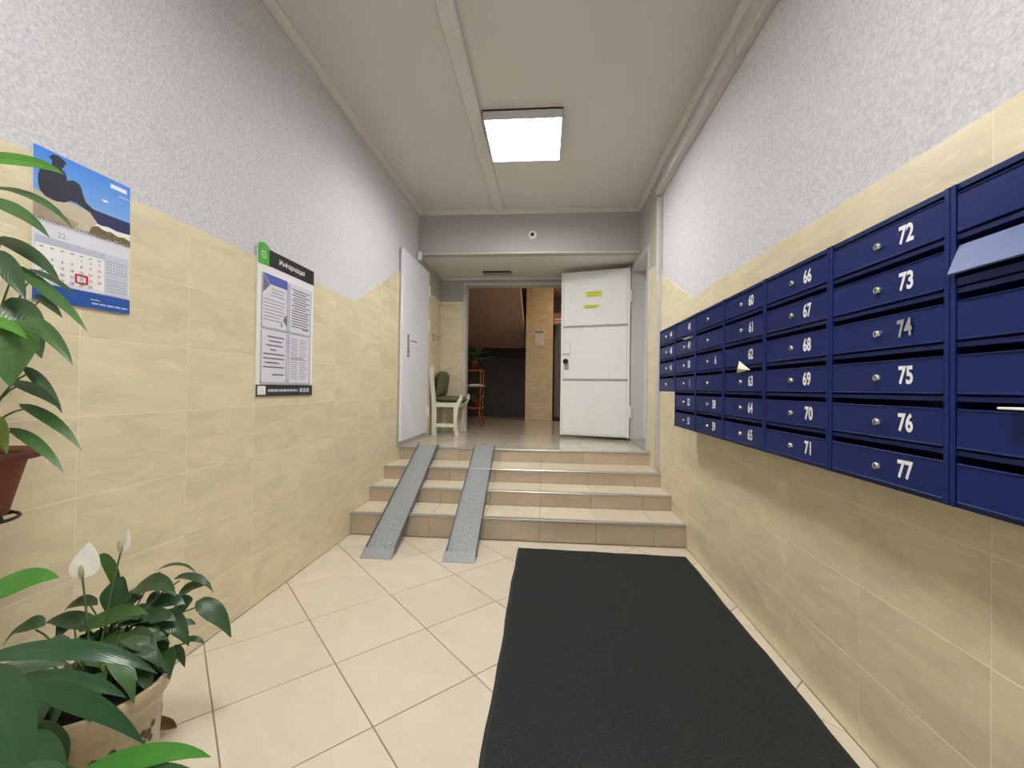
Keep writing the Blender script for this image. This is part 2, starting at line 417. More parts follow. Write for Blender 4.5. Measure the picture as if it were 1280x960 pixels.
def grout_panel(parent, x, x2, s0, s1, ya):
    poly = [(s0, 0), (s1, 0), (s1, 2.345)]
    poly = [(s0, 0), (s1, 0)]
    def top(y): return ZT if y <= ya else min(2.345, ZT+(2.345-ZT)/(4.20-ya)*(y-ya))
    ys = sorted({s0, s1, *[y for y in (ya, 4.20) if s0 < y < s1]}, reverse=True)
    poly += [(y, top(y)-.001) for y in ys]
    # split at ya: build as quads so the concave outline stays clean
    b = MB(); ysa = sorted(ys)
    for a, c in zip(ysa[:-1], ysa[1:]):
        b.prism([(a, 0), (c, 0), (c, top(c)-.001), (a, top(a)-.001)], 0, x, x2)
    return b.build('grout', 'grout_wall', parent)
YAL, YAR = 3.18, 3.09
wl = struct(MB().box((XL-.15, YB, -.1), (XL-.007, YE, ZC+.02)).build('wall_left', 'plaster'))
grout_panel(wl, XL-.0075, XL-.0006, YB, YE, YAL); wall_tiles(wl, XL, 1, 1.235, [(YB, YE)], YAL)
# vestibule part of the left wall is painted smooth above the tiles
MB().box((XL-.0072, YBEAM+.01, 2.345), (XL-.004, YE, ZBEAM)).build('painted_band', 'paint_grey', wl)
DY0, DY1, DZ1 = 4.36, 5.22, 2.60     # doorway in the right wall
b = MB().box((XR+.007, YB, -.1), (XR+.2, DY0, ZC+.02)).box((XR+.007, DY1, -.1), (XR+.2, YE, ZC+.02)).box((XR+.007, DY0, DZ1), (XR+.2, DY1, ZC+.02)).box((XR+.007, DY0, -.1), (XR+.2, DY1, ZP-.005))
wr = struct(b.build('wall_right', 'plaster'))
grout_panel(wr, XR+.0075, XR+.0006, YB, DY0, YAR); grout_panel(wr, XR+.0075, XR+.0006, DY1, YE, YAR)
wall_tiles(wr, XR, -1, 1.463-.404, [(YB, DY0), (DY1, YE)], YAR)
MB().box((XR+.003, 3.93, 2.345), (XR+.0072, DY0, ZC)).box((XR+.003, DY0, DZ1+.04), (XR+.0072, YBEAM, ZC)).build('painted_band', 'paint_grey', wr)
struct(MB().box((XL-.2, YB-.15, -.1), (XR+.2, YB, ZC+.02)).build('wall_back', 'plaster'))

# ---- beam and the lowered soffit of the vestibule
struct(MB().box((XL-.006, YBEAM, ZBEAM), (XR+.006, YBEAM+.12, ZC+.02)).build('wall_beam', 'paint_grey'))
struct(MB().box((XL-.006, YBEAM+.12, ZBEAM), (XR+.006, YE, ZBEAM+.12)).build('ceiling', 'ceiling'))
struct(MB().box((XL, YBEAM-.012, ZBEAM-.004), (XR, YBEAM+.014, ZBEAM+.012), .004).build('trim_5', 'white_trim'))

# ---- cornices
def cornice(name, a, b, inn, s=.045):
    a, b, inn = V(a), V(b), V(inn); d = V((0, 0, -1))
    prof = [(0, 0), (s, 0), (s, .008), (s*.55, s*.35), (s*.3, s*.65), (.008, s*1.0), (0, s)]
    m = MB(); n = len(prof); vs = [a+inn*p+d*q for p, q in prof]+[b+inn*p+d*q for p, q in prof]
    m.add(vs, [(i, (i+1) % n, n+(i+1) % n, n+i) for i in range(n)]+[tuple(range(n)), tuple(range(n, 2*n))])
    return struct(m.build(name, 'white_trim'))
cornice('trim_1', (XL-.006, YB, ZC), (XL-.006, YBEAM, ZC), (1, 0, 0))
cornice('trim_2', (XR+.006, YB, ZC), (XR+.006, YBEAM, ZC), (-1, 0, 0))
cornice('trim_3', (XL, YBEAM, ZC), (XR, YBEAM, ZC), (0, -1, 0))
cornice('trim_4', (XL, YE, ZBEAM), (XR, YE, ZBEAM), (0, -1, 0), .035)

# ---- end wall with the opening into the hall
OX0, OX1, OZ1 = -1.135, .62, 2.585
b = MB().box((XL-.3, YE, ZP-.3), (OX0, YE+.14, 3.2)).box((OX1, YE, ZP-.3), (XR+.9, YE+.14, 3.2)).box((OX0, YE, OZ1), (OX1, YE+.14, 3.2))
we = struct(b.build('wall_end', 'paint_grey'))
b = MB().box((XL, YE-.006, ZP), (OX0-.03, YE-.001, 2.345)).build('grout', 'grout_wall', we)
for k in range(-1, 1):
    for r in range(0, 9):
        x0 = OX0-.03-(.41*(k+1)) - (0 if k == -1 else 0); p = rect(x0-.41+.0013, r*TH+.0013, x0-.0013, (r+1)*TH-.0013)
        p = clip(clip(clip(p, -1, 0, -XL), 0, 1, 2.345), 0, -1, -ZP)
        tile('tile', p, (0, YE-.008, 0), (1, 0, 0), (0, 0, 1), (0, -1, 0), 'wall_tile', we, th=.006)
fr = MB()
for x0, x1 in ((OX0-.035, OX0+.012), (OX1-.012, OX1+.035)): fr.box((x0, YE-.022, ZP), (x1, YE+.15, OZ1+.035), .004)
fr.box((OX0+.012, YE-.022, OZ1-.012), (OX1-.012, YE+.15, OZ1+.035), .004)
o = struct(fr.build('trim_6', 'jamb'))

# ---- landing floor
lf = struct(MB().box((XL, 4.27, ZP-.25), (XR+.25, YE+.2, ZP-.003)).build('floor', 'grout_floor'))
for i in range(-5, 4):
    for j in range(0, 5):
        x0 = -.034+.418*i; y0 = 4.272+.418*j
        p = rect(x0+.0015, y0+.0015, x0+.4165, y0+.4165)
        p = clip(clip(clip(p, -1, 0, -XL), 1, 0, XR), 0, 1, YE+.14)
        tile('tile', p, (0, 0, ZP), (1, 0, 0), (0, 1, 0), (0, 0, 1), 'landing_tile', lf)

# ---- steps
st = struct(MB().prism([(NOS[0][0]+.012, -.1), (NOS[0][0]+.012, NOS[0][1]-.01), (NOS[1][0]+.012, NOS[0][1]-.01), (NOS[1][0]+.012, NOS[1][1]-.01), (NOS[2][0]+.012, NOS[1][1]-.01),
     (NOS[2][0]+.012, NOS[2][1]-.01), (NOS[3][0]+.012, NOS[2][1]-.01), (NOS[3][0]+.012, ZP-.01), (4.30, ZP-.01), (4.30, -.1)], 0, XL, XR).build('steps', 'grout_floor'))
tag(st, 'four tiled steps with metal edge strips rising to the landing', 'steps')
for n, (y, z) in enumerate(NOS):
    zb = 0 if n == 0 else NOS[n-1][1]
    yn = NOS[n+1][0] if n < 3 else None
    for i in range(-5, 4):
        x0 = -.034+.418*i
        p = clip(clip(rect(x0+.0015, zb+.001, x0+.4165, z-.008), -1, 0, -XL), 1, 0, XR)
        tile('riser_tile', p, (0, y+.004, 0), (1, 0, 0), (0, 0, 1), (0, -1, 0), 'riser_tile', st)
        if yn:
            p = clip(clip(rect(x0+.0015, y+.034, x0+.4165, yn+.004), -1, 0, -XL), 1, 0, XR)
            tile('tread_tile', p, (0, 0, z), (1, 0, 0), (0, 1, 0), (0, 0, 1), 'tread_tile', st)
    MB().prism([(y-.003, z-.012), (y-.006, z-.002), (y-.001, z+.003), (y+.035, z+.003), (y+.035, z-.004), (y+.003, z-.006), (y+.003, z-.012)], 0, XL+.002, XR-.002).build('edge_strip', 'aluminium', st)

# ---- the hall behind the opening
struct(MB().box((XL-.5, YE+.14, ZP-.1), (2.2, 9.4, ZP)).build('floor', 'landing_tile'))
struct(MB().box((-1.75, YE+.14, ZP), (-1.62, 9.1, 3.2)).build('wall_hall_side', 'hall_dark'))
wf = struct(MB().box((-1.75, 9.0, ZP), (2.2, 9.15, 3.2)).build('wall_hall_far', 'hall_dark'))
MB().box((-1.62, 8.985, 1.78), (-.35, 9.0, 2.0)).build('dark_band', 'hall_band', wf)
struct(MB().prism([(9.0, 1.99), (6.35, 2.92), (6.35, 3.1), (9.0, 2.2)], 0, -1.62, -.43).build('stair_underside', 'hall_brown'))
struct(MB().box((2.05, YE+.14, ZP), (2.2, 9.0, 3.2)).build('wall_hall_right', 'hall_ceiling'))
struct(MB().box((-1.75, YE+.14, 3.1), (2.2, 9.15, 3.2)).build('ceiling', 'hall_ceiling'))
co = struct(MB().box((-.39, 8.108, ZP), (.13, 8.6, 3.1)).build('wall_column', 'grout_wall'))
for r in range(0, 11):
    p = clip(clip(rect(-.39, ZP+r*TH+.0015, .02-.0015, ZP+(r+1)*TH-.0015), 0, 1, 3.1), 1, 0, .13)
    tile('tile', p, (0, 8.10, 0), (1, 0, 0), (0, 0, 1), (0, -1, 0), 'wall_tile', co)
    p = clip(rect(.02+.0015, ZP+r*TH+.0015, .13, ZP+(r+1)*TH-.0015), 0, 1, 3.1)
    tile('tile', p, (0, 8.10, 0), (1, 0, 0), (0, 0, 1), (0, -1, 0), 'wall_tile', co)
d3 = struct(MB().box((.18, 8.93, ZP+.02), (1.1, 8.985, 2.5), .004).build('door_3', 'door_grey'))
MB().box((.14, 8.94, ZP), (.18, 9.0, 2.54)).box((1.1, 8.94, ZP), (1.14, 9.0, 2.54)).box((.18, 8.94, 2.5), (1.1, 9.0, 2.54)).build('door_frame', 'dark_metal', d3)

# ---- doorway in the right wall: frame, inner panel, threshold
d2 = struct(MB().box((XR+.155, DY0+.03, ZP+.03), (XR+.19, DY1-.03, DZ1-.03)).build('door_2', 'door_steel'))
b = MB()
for y0, y1 in ((DY0-.006, DY0+.03), (DY1-.03, DY1+.006)): b.box((XR-.006, y0, ZP), (XR+.2, y1, DZ1+.006), .003)
b.box((XR-.006, DY0+.03, DZ1-.03), (XR+.2, DY1-.03, DZ1+.006), .003).build('door_frame', 'jamb', d2)
MB().box((XR, DY0+.03, ZP-.01), (XR+.19, DY1-.03, ZP+.022), .004).build('threshold', 'rib', d2)

# ================================================================== THINGS
# ---- white steel door leaf standing open across the landing
HX, HY = 1.012, 5.19; FX, FY = .20, 5.42
o = thing('steel_door', 'white three-panel steel door standing open at the right of the landing', 'door', (HX, HY, ZP))
dv = V((FX-HX, FY-HY, 0)); LW = dv.length; du = dv.normalized()      # local u from hinge to free edge
o.rotation_euler = (0, 0, math.atan2(du.y, du.x))                    # local +y then faces the camera side
# local frame: x along the leaf, y toward the viewer is +/-: leaf front face at y = +.03
sy = 1 if (V((-du.y, du.x, 0))).dot(V((0, -1, 0))) > 0 else -1
def ly(a): return a*sy
z0, z1 = .035, 2.095
MB().box((0, ly(-.03), z0), (LW, ly(.012), z1), .003).build('leaf', 'door_steel', o)
for za, zb in ((z0+.02, .72), (.745, 1.39), (1.415, z1-.02)):
    MB().box((.035, ly(.012), za), (LW-.03, ly(.02), zb), .004).build('panel', 'door_steel', o)
for zz in (.72, 1.39): MB().box((.02, ly(.011), zz), (LW-.02, ly(.026), zz+.025), .004).build('rib', 'rib', o)
MB().box((LW-.022, ly(-.034), z0), (LW+.006, ly(.028), z1), .004).build('edge_rail', 'door_steel', o)
MB().box((0, ly(.011), z0), (.022, ly(.024), z1), .003).build('edge_rail', 'door_steel', o)
MB().box((LW-.12, ly(.019), 1.06), (LW-.01, ly(.045), 1.2), .004).build('lock_plate', 'door_steel', o)
b = MB(); b.tube([(LW-.065, ly(.02), .965), (LW-.065, ly(.045), .965), (LW-.065, ly(.062), .965), (LW-.065, ly(.068), .965)], [.018, .022, .034, .028], 16)
b.build('knob', 'dark_metal', o)
MB().box((LW-.095, ly(.02), .86), (LW-.04, ly(.03), .93), .004).build('key_plate', 'aluminium', o)
b = MB()
for zz in (.35, 1.75): b.tube([(-.012, ly(.02), zz-.07), (-.012, ly(.02), zz+.07)], .014, 10)
b.build('hinge', 'door_steel', o)
for (ua, za, w_, h_) in ((.44, 1.80, .20, .075), (.47, 1.645, .19, .045)):
    e = link('sticker', None, o)
    e.matrix_local = basis(V((LW*.0+ua, ly(.0205), za)), (-1, 0, 0) if sy > 0 else (1, 0, 0), (0, 0, 1), (0, sy, 0))
    s = flat('sticker_sheet', 'yellow', e, [rect(-w_/2, -h_/2, w_/2, h_/2)], 0, .0008)
    ls = []
    for q in range(2): ls.append(rect(-w_*.4, h_*(.18-.4*q)-.003, w_*(.36-.1*q), h_*(.18-.4*q)+.003))
    flat('printed_lines', 'sheet_slate', e, ls, .0008, .0012)

# ---- white door on the left wall
o = thing('flush_door', 'plain white flush door with lever handle on the left wall', 'door', (XL, 0, ZP))
y0, y1, z0, z1 = 4.15, 5.10, .065, 2.03
MB().box((.002, y0+.012, .0), (.014, y1+.03, z1-.002)).build('door_frame', 'jamb', o)
MB().box((.014, y0, z0), (.042, y1, z1), .004).build('leaf', 'door_white', o)
MB().box((.042, 4.30, .93), (.049, 4.345, 1.17), .003).build('handle_plate', 'chrome', o)
b = MB().tube([(.046, 4.325, 1.10), (.085, 4.325, 1.10), (.094, 4.335, 1.10), (.094, 4.36, 1.10), (.092, 4.45, 1.098)], [.009, .009, .0095, .0095, .008], 10)
b.build('lever', 'chrome', o)
MB().tube([(.046, 4.325, .99), (.058, 4.325, .99)], .012, 12).build('key_cylinder', 'chrome', o)
for zz in (.32, 1.38, 1.80):
    MB().tube([(.042, y1+.012, zz-.065), (.042, y1+.012, zz+.065)], .014, 10).box((.03, y1-.03, zz-.05), (.046, y1+.05, zz+.05), .002).build('hinge', 'white', o)
# door closer / sensor near the beam corner
o = thing('door_sensor', 'small white sensor box under the beam above the flush door', 'sensor', (XL, 4.73, 2.60))
MB().box((.0, -.03, 0), (.05, .03, .10), .01).build('housing', 'white', o)
MB().box((.012, -.024, -.02), (.038, .024, .001), .006).build('bracket', 'rib', o)

# ---- coat hook in the vestibule
o = thing('coat_hook', 'small metal coat hook on the tiles above the chair', 'hook', (XL, 5.45, 1.80))
MB().box((0, -.02, -.05), (.008, .02, .05), .003).build('plate', 'aluminium', o)
MB().tube([(.006, 0, .02), (.06, 0, .01), (.10, 0, .0), (.125, 0, .02), (.13, 0, .045)], .007, 8).build('upper_hook', 'aluminium', o)
MB().tube([(.006, 0, -.02), (.04, 0, -.04), (.065, 0, -.035), (.075, 0, -.01)], .006, 8).build('lower_hook', 'aluminium', o)

# ---- white chair with green cushions
o = thing('cushioned_chair', 'white wooden chair with green cushions beside the flush door', 'chair', (-1.27, 5.6, ZP))
def side_frame(yy, nm):
    t = .022
    post = [(-.185, 0), (-.125, 0), (-.128, .35), (-.15, .55), (-.17, .74), (-.165, .86), (-.182, .90), (-.212, .89), (-.222, .84), (-.212, .66), (-.192, .48), (-.185, .3)]
    MB().prism([(a, b2) for a, b2 in post], 1, yy-t, yy+t).build('back_post', 'cream_paint', o)
    leg = [(.115, 0), (.165, 0), (.15, .08), (.14, .22), (.15, .33), (.185, .42), (.21, .47), (.205, .52), (.185, .53), (.17, .48), (.14, .43), (.105, .40), (.10, .3), (.10, .12)]
    MB().prism(leg, 1, yy-t, yy+t).build('front_leg', 'cream_paint', o)
    MB().box((-.14, yy-t*.8, .36), (.13, yy+t*.8, .42), .006).build('side_rail', 'cream_paint', o)
    MB().box((-.14, yy-t*.7, .10), (.115, yy+t*.7, .15), .006).build('lower_rail', 'cream_paint', o)
for yy in (-.26, .26): side_frame(yy, '')
MB().box((.105, -.24, .35), (.135, .24, .42), .005).box((-.16, -.24, .35), (-.13, .24, .42), .005).build('seat_frame', 'cream_paint', o)
MB().box((-.2, -.24, .74), (-.175, .24, .86), .006).box((-.19, -.24, .50), (-.165, .24, .56), .006).build('back_rail', 'cream_paint', o)
def cushion(nm, c, sx, sy_, sz, rot=0, grid=8):
    b = MB(); vs = []; fs = []
    for k in range(2):
        for i in range(grid+1):
            for j in range(grid+1):
                a, q = i/grid*2-1, j/grid*2-1
                h = ((1-a**6)*(1-q**6))**.4
                vs.append((a*sx*(1-.02*abs(q)), q*sy_*(1-.02*abs(a)), (1 if k else -1)*sz*h))
    n = grid+1
    for k in range(2):
        for i in range(grid):
            for j in range(grid): f = (k*n*n+i*n+j, k*n*n+(i+1)*n+j, k*n*n+(i+1)*n+j+1, k*n*n+i*n+j+1); fs.append(f if k else f[::-1])
    cr, sr = math.cos(rot), math.sin(rot)
    b.add([(c[0]+x*cr+z*sr, c[1]+y, c[2]-x*sr+z*cr) for x, y, z in vs], fs, True)
    return b.build(nm, 'cushion', o)
cushion('seat_cushion', (.01, 0, .455), .185, .235, .045, .04)
cushion('back_cushion', (-.125, 0, .66), .17, .235, .05, -math.pi/2+.12)

# ---- wheelchair ramps
def ramp(name, label, x0b, x0t, wd):
    yb, yt = 2.79, 4.262; zb, zt = .045, ZP+.022
    o = thing(name, label, 'ramp', (x0b, 2.72, 0), 'pair of metal ramps on the steps')
    dx = x0t-x0b
    def P(t, a, h): return (dx*t+a, yb-2.72+(yt-yb)*t, zb+(zt-zb)*t+h)
    def slab(nm, a0, a1, h0, h1, mt):
        b = MB(); vs = [P(t, a, h) for t in (0, 1) for a in (a0, a1) for h in (h0, h1)]
        b.add(vs, [(0, 1, 3, 2), (4, 6, 7, 5), (0, 4, 5, 1), (2, 3, 7, 6), (0, 2, 6, 4), (1, 5, 7, 3)]); return b.build(nm, mt, o)
    slab('track_plate', .006, wd-.006, -.004, 0, 'steel_ramp')
    for a in (0, wd-.006): slab('side_flange', a, a+.006, -.03, .018, 'ramp_edge')
    b = MB().prism([(0, .0), (.0, .004), (.07, .045), (.10, .049), (.10, .041), (.07, .036)], 0, -.012, wd-.004)
    b.build('foot_plate', 'steel_ramp', o)
    b = MB().prism([(1.53, ZP+.014), (1.53, ZP+.022), (1.56, ZP+.022), (1.62, ZP+.006), (1.62, ZP+.0005)], 0, dx, dx+wd); b.build('top_plate', 'steel_ramp', o)
    pr = MB()
    for k in range(26):
        for q in range(4):
            t = (k+.5+.25*(q % 2))/27; a = .03+(wd-.06)*q/3; c = V(P(t, a, .0)); s = .013 if (k+q) % 2 else -.013
            pr.add([c+V((-.010, -s, -.002)), c+V((.004, -s*.9, .0015)), c+V((.010, s, .003)), c+V((-.004, s*.9, .0015))], [(0, 1, 2, 3)])
    g_ = pr.build('tread_pattern', 'aluminium', o, fix=False); g_['kind'] = 'stuff'
ramp('wheel_ramp', 'grey metal ramp on the steps nearest the left wall', -1.205, -1.30, .205)
ramp('wheel_ramp', 'grey metal ramp on the steps nearer the black mat', -.65, -.715, .205)

# ---- door mat
o = thing('floor_mat', 'large black entrance mat on the floor tiles before the steps', 'mat', (.39, 1.75, 0))
x0, x1, y0, y1 = -.575, .582, -1.30, 1.27
b = MB(); n = 24; vs = []; fs = []
def wob(t, k): return .003*math.sin(t*3.1+k)+.002*math.sin(t*9+k*2)
out = []
for i in range(n): out.append((x0+wob(i*.2, 1), y1+(y0-y1)*i/n))
for i in range(n): out.append((x0+(x1-x0)*i/n, y0))
for i in range(n): out.append((x1+wob(i*.25, 4), y0+(y1-.035-y0)*i/n))
for i in range(n): out.append((x1+(x0-x1)*i/n, y1-.035+.035*i/n+wob(i*.3, 2)))
k = len(out); cxm, cym = 0, 0
inn = [(a*(1-.03)+.0, (b2-(-.0))*(1-.014)) for a, b2 in out]
b.add([(a, c, .0008) for a, c in out]+[(a, c, .003) for a, c in out]+[(a, c, .0062) for a, c in inn],
      [(i, (i+1) % k, k+(i+1) % k, k+i) for i in range(k)]+[(k+i, k+(i+1) % k, 2*k+(i+1) % k, 2*k+i) for i in range(k)])
b.build('rubber_border', 'mat_edge', o)
b = MB(); b.add([(a, c, .0064) for a, c in inn]+[(a, c, .002) for a, c in inn], [tuple(range(k))]+[(i, k+i, k+(i+1) % k, (i+1) % k) for i in range(k)])
b.build('ribbed_pile', 'mat_rubber', o)

# ---- ceiling lamps
def panel_lamp(x, y, label, mt):
    o = thing('ceiling_panel_lamp', label, 'lamp', (x, y, ZC), 'ceiling panel lamps')
    s = .295; h = .072
    b = MB().box((-s, -s, -h), (s, -s+.012, 0)).box((-s, s-.012, -h), (s, s, 0)).box((-s, -s+.012, -h), (-s+.012, s-.012, 0)).box((s-.012, -s+.012, -h), (s, s-.012, 0)).box((-s, -s, -.012), (s, s, 0))
    b.build('housing', 'lamp_house', o)
    for k in range(4):          # four bright strips with reflector fins between them
        xa = -s+.016+k*(2*s-.032)/4
        MB().box((xa+.006, -s+.016, -.030), (xa+(2*s-.032)/4-.006, s-.016, -.020)).build('light_strip', mt, o)
        if k: MB().box((xa-.003, -s+.013, -.056), (xa+.003, s-.013, -.012)).build('fin', 'lamp_house', o)
panel_lamp(-.192, 3.345, 'bright square panel lamp on the ceiling in front of the beam', 'diffuser')
panel_lamp(-.192, .35, 'added square panel lamp, out of view on the ceiling, brightening the near walls', 'diffuser_near_fill')  # unseen second lamp, added to lift the dark near walls
o = thing('hall_lamp', 'warm round ceiling lamp in the hall behind the steel door', 'lamp', (.95, 7.2, 3.1))
MB().lathe([(.0, 0), (.17, 0), (.17, -.03), (.16, -.035)]).build('base', 'lamp_house', o)
MB().lathe([(.16, -.03), (.15, -.06), (.11, -.085), (.05, -.097), (0.001, -.1)]).build('glass_shade', 'diffuser_hall', o)

# ---- ducts
o = thing('ceiling_duct', 'flat white cable duct running along the ceiling beside the lamp', 'cable duct', (-.55, 1.75, ZC))
MB().box((-.055, -3.0, -.028), (.05, 3.04, 0), .004).build('channel', 'ceiling', o)
MB().box((-.05, -3.0, -.034), (.045, 3.04, -.028), .003).build('cover', 'ceiling', o)
o = thing('wall_duct', 'long beige cable duct high on the right wall under the cornice', 'cable duct', (XR, 1.3, 2.92))
MB().box((-.046, -2.5, 0), (.007, 1.0, .058), .004).box((-.046, 1.0, 0), (.007, 2.62, .058), .004).build('channel', 'duct', o)
MB().box((-.051, -2.5, .004), (-.046, .995, .054), .002).box((-.051, 1.005, .004), (-.046, 2.62, .054), .002).build('cover', 'duct', o)
o = thing('riser_duct', 'vertical cable duct on the right wall beside the doorway', 'cable duct', (XR, 3.90, 0))
MB().box((-.034, -.03, .43), (.004, .03, 2.885), .004).build('channel', 'duct', o)
MB().box((-.039, -.024, .43), (-.034, .024, 2.885), .002).build('cover', 'duct', o)

# ---- security camera on the beam and slot lamp in the soffit
o = thing('dome_camera', 'small round white security camera on the grey beam', 'camera', (-.172, YBEAM, 2.892))
o.rotation_euler = (math.pi/2, 0, 0)
MB().lathe([(.0, 0), (.05, 0), (.05, .012), (.042, .022), (.03, .03), (.022, .03), (.02, .024)], n=24).build('ring', 'white', o)
MB().lathe([(.022, .022), (.018, .034), (.01, .04), (.0005, .042)], n=20).build('lens', 'black', o)
o = thing('soffit_vent', 'narrow grey slotted fitting on the low ceiling over the opening', 'vent', (-.66, 5.58, ZBEAM))
MB().box((-.195, -.07, -.028), (.195, .06, 0), .006).build('housing', 'rib', o)
MB().box((-.18, -.076, -.024), (.18, -.068, -.006), .002).build('slot', 'black', o)

# ---- mailboxes
XM = .888; PW = .3955; ZM1, ZM0 = 1.602, .899; PIT = (ZM1-ZM0)/6; DEP = XR-XM-.001
Y_EDGE = 1.0005                     # joint between the two nearest units
def unit(k, rows, numbers, label, opts):
    """k-th unit away from the joint; local x points into the room (-X), u runs toward the camera"""
    ya, yb = Y_EDGE+k*PW, Y_EDGE+(k+1)*PW; ym = (ya+yb)/2
    top = ZM1; bot = ZM1-rows*PIT
    o = thing('mailbox_unit', label, 'mailbox', (XR, ym, bot), 'navy mailboxes on the right wall')
    h = top-bot; hw = PW/2-.0012; T = .010
    X0 = -.001; X1 = -DEP           # back, front plane
    b = MB().box((X0, -hw, 0), (X0-.004, hw, h))                         # back
    b.box((X0-.004, -hw, 0), (X1, -hw+T, h)).box((X0-.004, hw-T, 0), (X1, hw, h))
    b.box((X0-.004, -hw+T, h-.013), (X1, hw-T, h)).box((X0-.004, -hw+T, 0), (X1, hw-T, .010))
    for r in range(1, rows): b.box((X0-.004, -hw+T, r*PIT-.005), (X1, hw-T, r*PIT+.006))
    b.build('body', 'navy_body', o)
    for sa, sb in ((-hw, -hw+.012), (hw-.012, hw)):                      # raised outer frame lines
        MB().box((X1, sa, 0), (X1-.004, sb, h), .001).build('frame_strip', 'navy', o)
    for r in range(rows):           # r = 0 at the top
        zt = h-r*PIT; zb = zt-PIT
        op = opts.get(r, {})
        z_hi, z_lo = zt-(.026 if r or True else .02), zb+.010
        z_hi = zt-.0215 if r else zt-.021
        if op.get('open'):
            # slot flap swung out and up
            d = link('door', None, o); d.location = (X1+.004, 0, 0)
            e = link('slot_flap', None, d)
            b = MB(); L_ = .068; a = math.radians(21)
            p0 = (-.002, zt-.018); p1 = (p0[0]-L_*math.sin(a), p0[1]-L_*math.cos(a))
            bpy.data.objects.remove(e)
            b.prism([(p0[0], p0[1]), (p1[0], p1[1]), (p1[0]+.003, p1[1]-.003), (p0[0]+.003, p0[1]-.003)], 1, -hw+.014, hw-.014)
            b.build('slot_flap', 'flap_blue_sheen', d)
            MB().box((0, -hw+.013, z_lo), (-.006, hw-.013, z_lo+.018), .001).build('lower_lip', 'navy', d)
            continue
        d = link('door', None, o); d.location = (X1+.004, 0, (z_hi+z_lo)/2)
        hh = (z_hi-z_lo)/2
        me_key = ('mbdoor',)
        MB().box((0, -hw+.013, -hh), (-.006, hw-.013, hh), .0015).build('door_panel', 'navy', d)
        MB().box((-.004, -hw+.016, hh-.0035), (-.0085, hw-.016, hh), .001).box((-.004, -hw+.016, -hh), (-.0085, hw-.016, -hh+.004), .001).build('lip', 'navy', d)
        if not op.get('nolock'):
            b = MB().tube([(-.005, .002, -.002), (-.014, .002, -.002), (-.016, .002, -.002)], [.0105, .0105, .008], 14)
            b.build('lock', 'chrome', d)
            MB().box((-.0158, .0005, -.007), (-.0164, .0035, .003)).build('keyhole', 'black', d)
        s = numbers[r] if r < len(numbers) else ''
        if s:
            b = MB(); mt = 'digit_grey' if op.get('grey') else 'white'
            add_text(b, s, 0, 0, .060 if not op.get('grey') else .058, 0, .034, .74)
            t = b.build('number', mt, d, fix=False)
            uo = -PW*(op.get('off', .21))
            t.matrix_local = basis(V((-.0066 if not op.get('grey') else -.010, uo, .003)), (0, -1, 0), (0, 0, 1), (-1, 0, 0)) @ (Matrix.Rotation(math.radians(op.get('tilt', 0)), 4, 'Z'))
    return o
units = [
    (5, 4, ['44', '45', '46', ''], 'navy mailbox unit of only four boxes, farthest along the row', {0: {'off': .25}, 1: {'off': .25}, 2: {'off': .25}}),
    (4, 6, ['48', '49', '50', '1', '52', '53'], 'navy mailbox column next to the short four-box unit, its top box numbered 48', {0: {'nolock': True}, 3: {'off': .25}}),
    (3, 6, ['', '', '6', '', '58', '59'], 'navy six-box mailbox unit with missing numbers above 58 and 59', {2: {'off': .25}}),
    (2, 6, ['60', '61', '62', '63', '64', '65'], 'navy mailbox column with a folded leaflet hanging below box 62', {2: {'nolock': True}}),
    (1, 6, ['66', '67', '68', '69', '70', '71'], 'navy mailbox column between the leaflet column and the one with a grey number', {4: {'off': .24}, 5: {'off': .23}}),
    (0, 6, ['72', '73', '74', '75', '76', '77'], 'navy mailbox column with one grey number, 74, second from the camera', {2: {'grey': True, 'tilt': 4}}),
    (-1, 6, [''], 'nearest navy mailbox unit without numbers, one flap open', {1: {'open': True}, 0: {'nolock': True}, 2: {'nolock': True}, 3: {'nolock': True}, 4: {'nolock': True}, 5: {'nolock': True}}),
]
for u_ in units: unit(*u_)
# leaflets stuck in slots
def slot_z(r): return ZM1-r*PIT-.016
o = thing('leaflet', 'folded pale leaflet with green print hanging from the slot below box 62', 'leaflet', (XM, Y_EDGE+2.5*PW, slot_z(3)))
b = MB().add([(-.004, .02, .048), (-.010, .032, -.008), (-.002, -.082, .002), (-.022, -.01, .01)], [(0, 1, 3), (0, 3, 2), (1, 2, 3), (0, 2, 1)]); b.build('sheet', 'leaflet', o)
MB().add([(-.0125, .012, .026), (-.0175, .012, .012), (-.021, -.012, .012)], [(0, 1, 2)]).build('printed_mark', 'leaf_print', o, fix=False)
o = tag(MB().box((XM-.035, Y_EDGE-.27, slot_z(4)-.001), (XM+.05, Y_EDGE-.13, slot_z(4)+.0035), .001).build('letter', 'white'), 'white letter sticking out of a slot in the nearest mailbox unit', 'letter')
o = tag(MB().box((XM-.012, Y_EDGE+4.18*PW, slot_z(1)-.001), (XM+.04, Y_EDGE+4.5*PW, slot_z(1)+.004), .001).build('letter', 'white'), 'thin white paper poking out of the slot below box 48', 'letter')

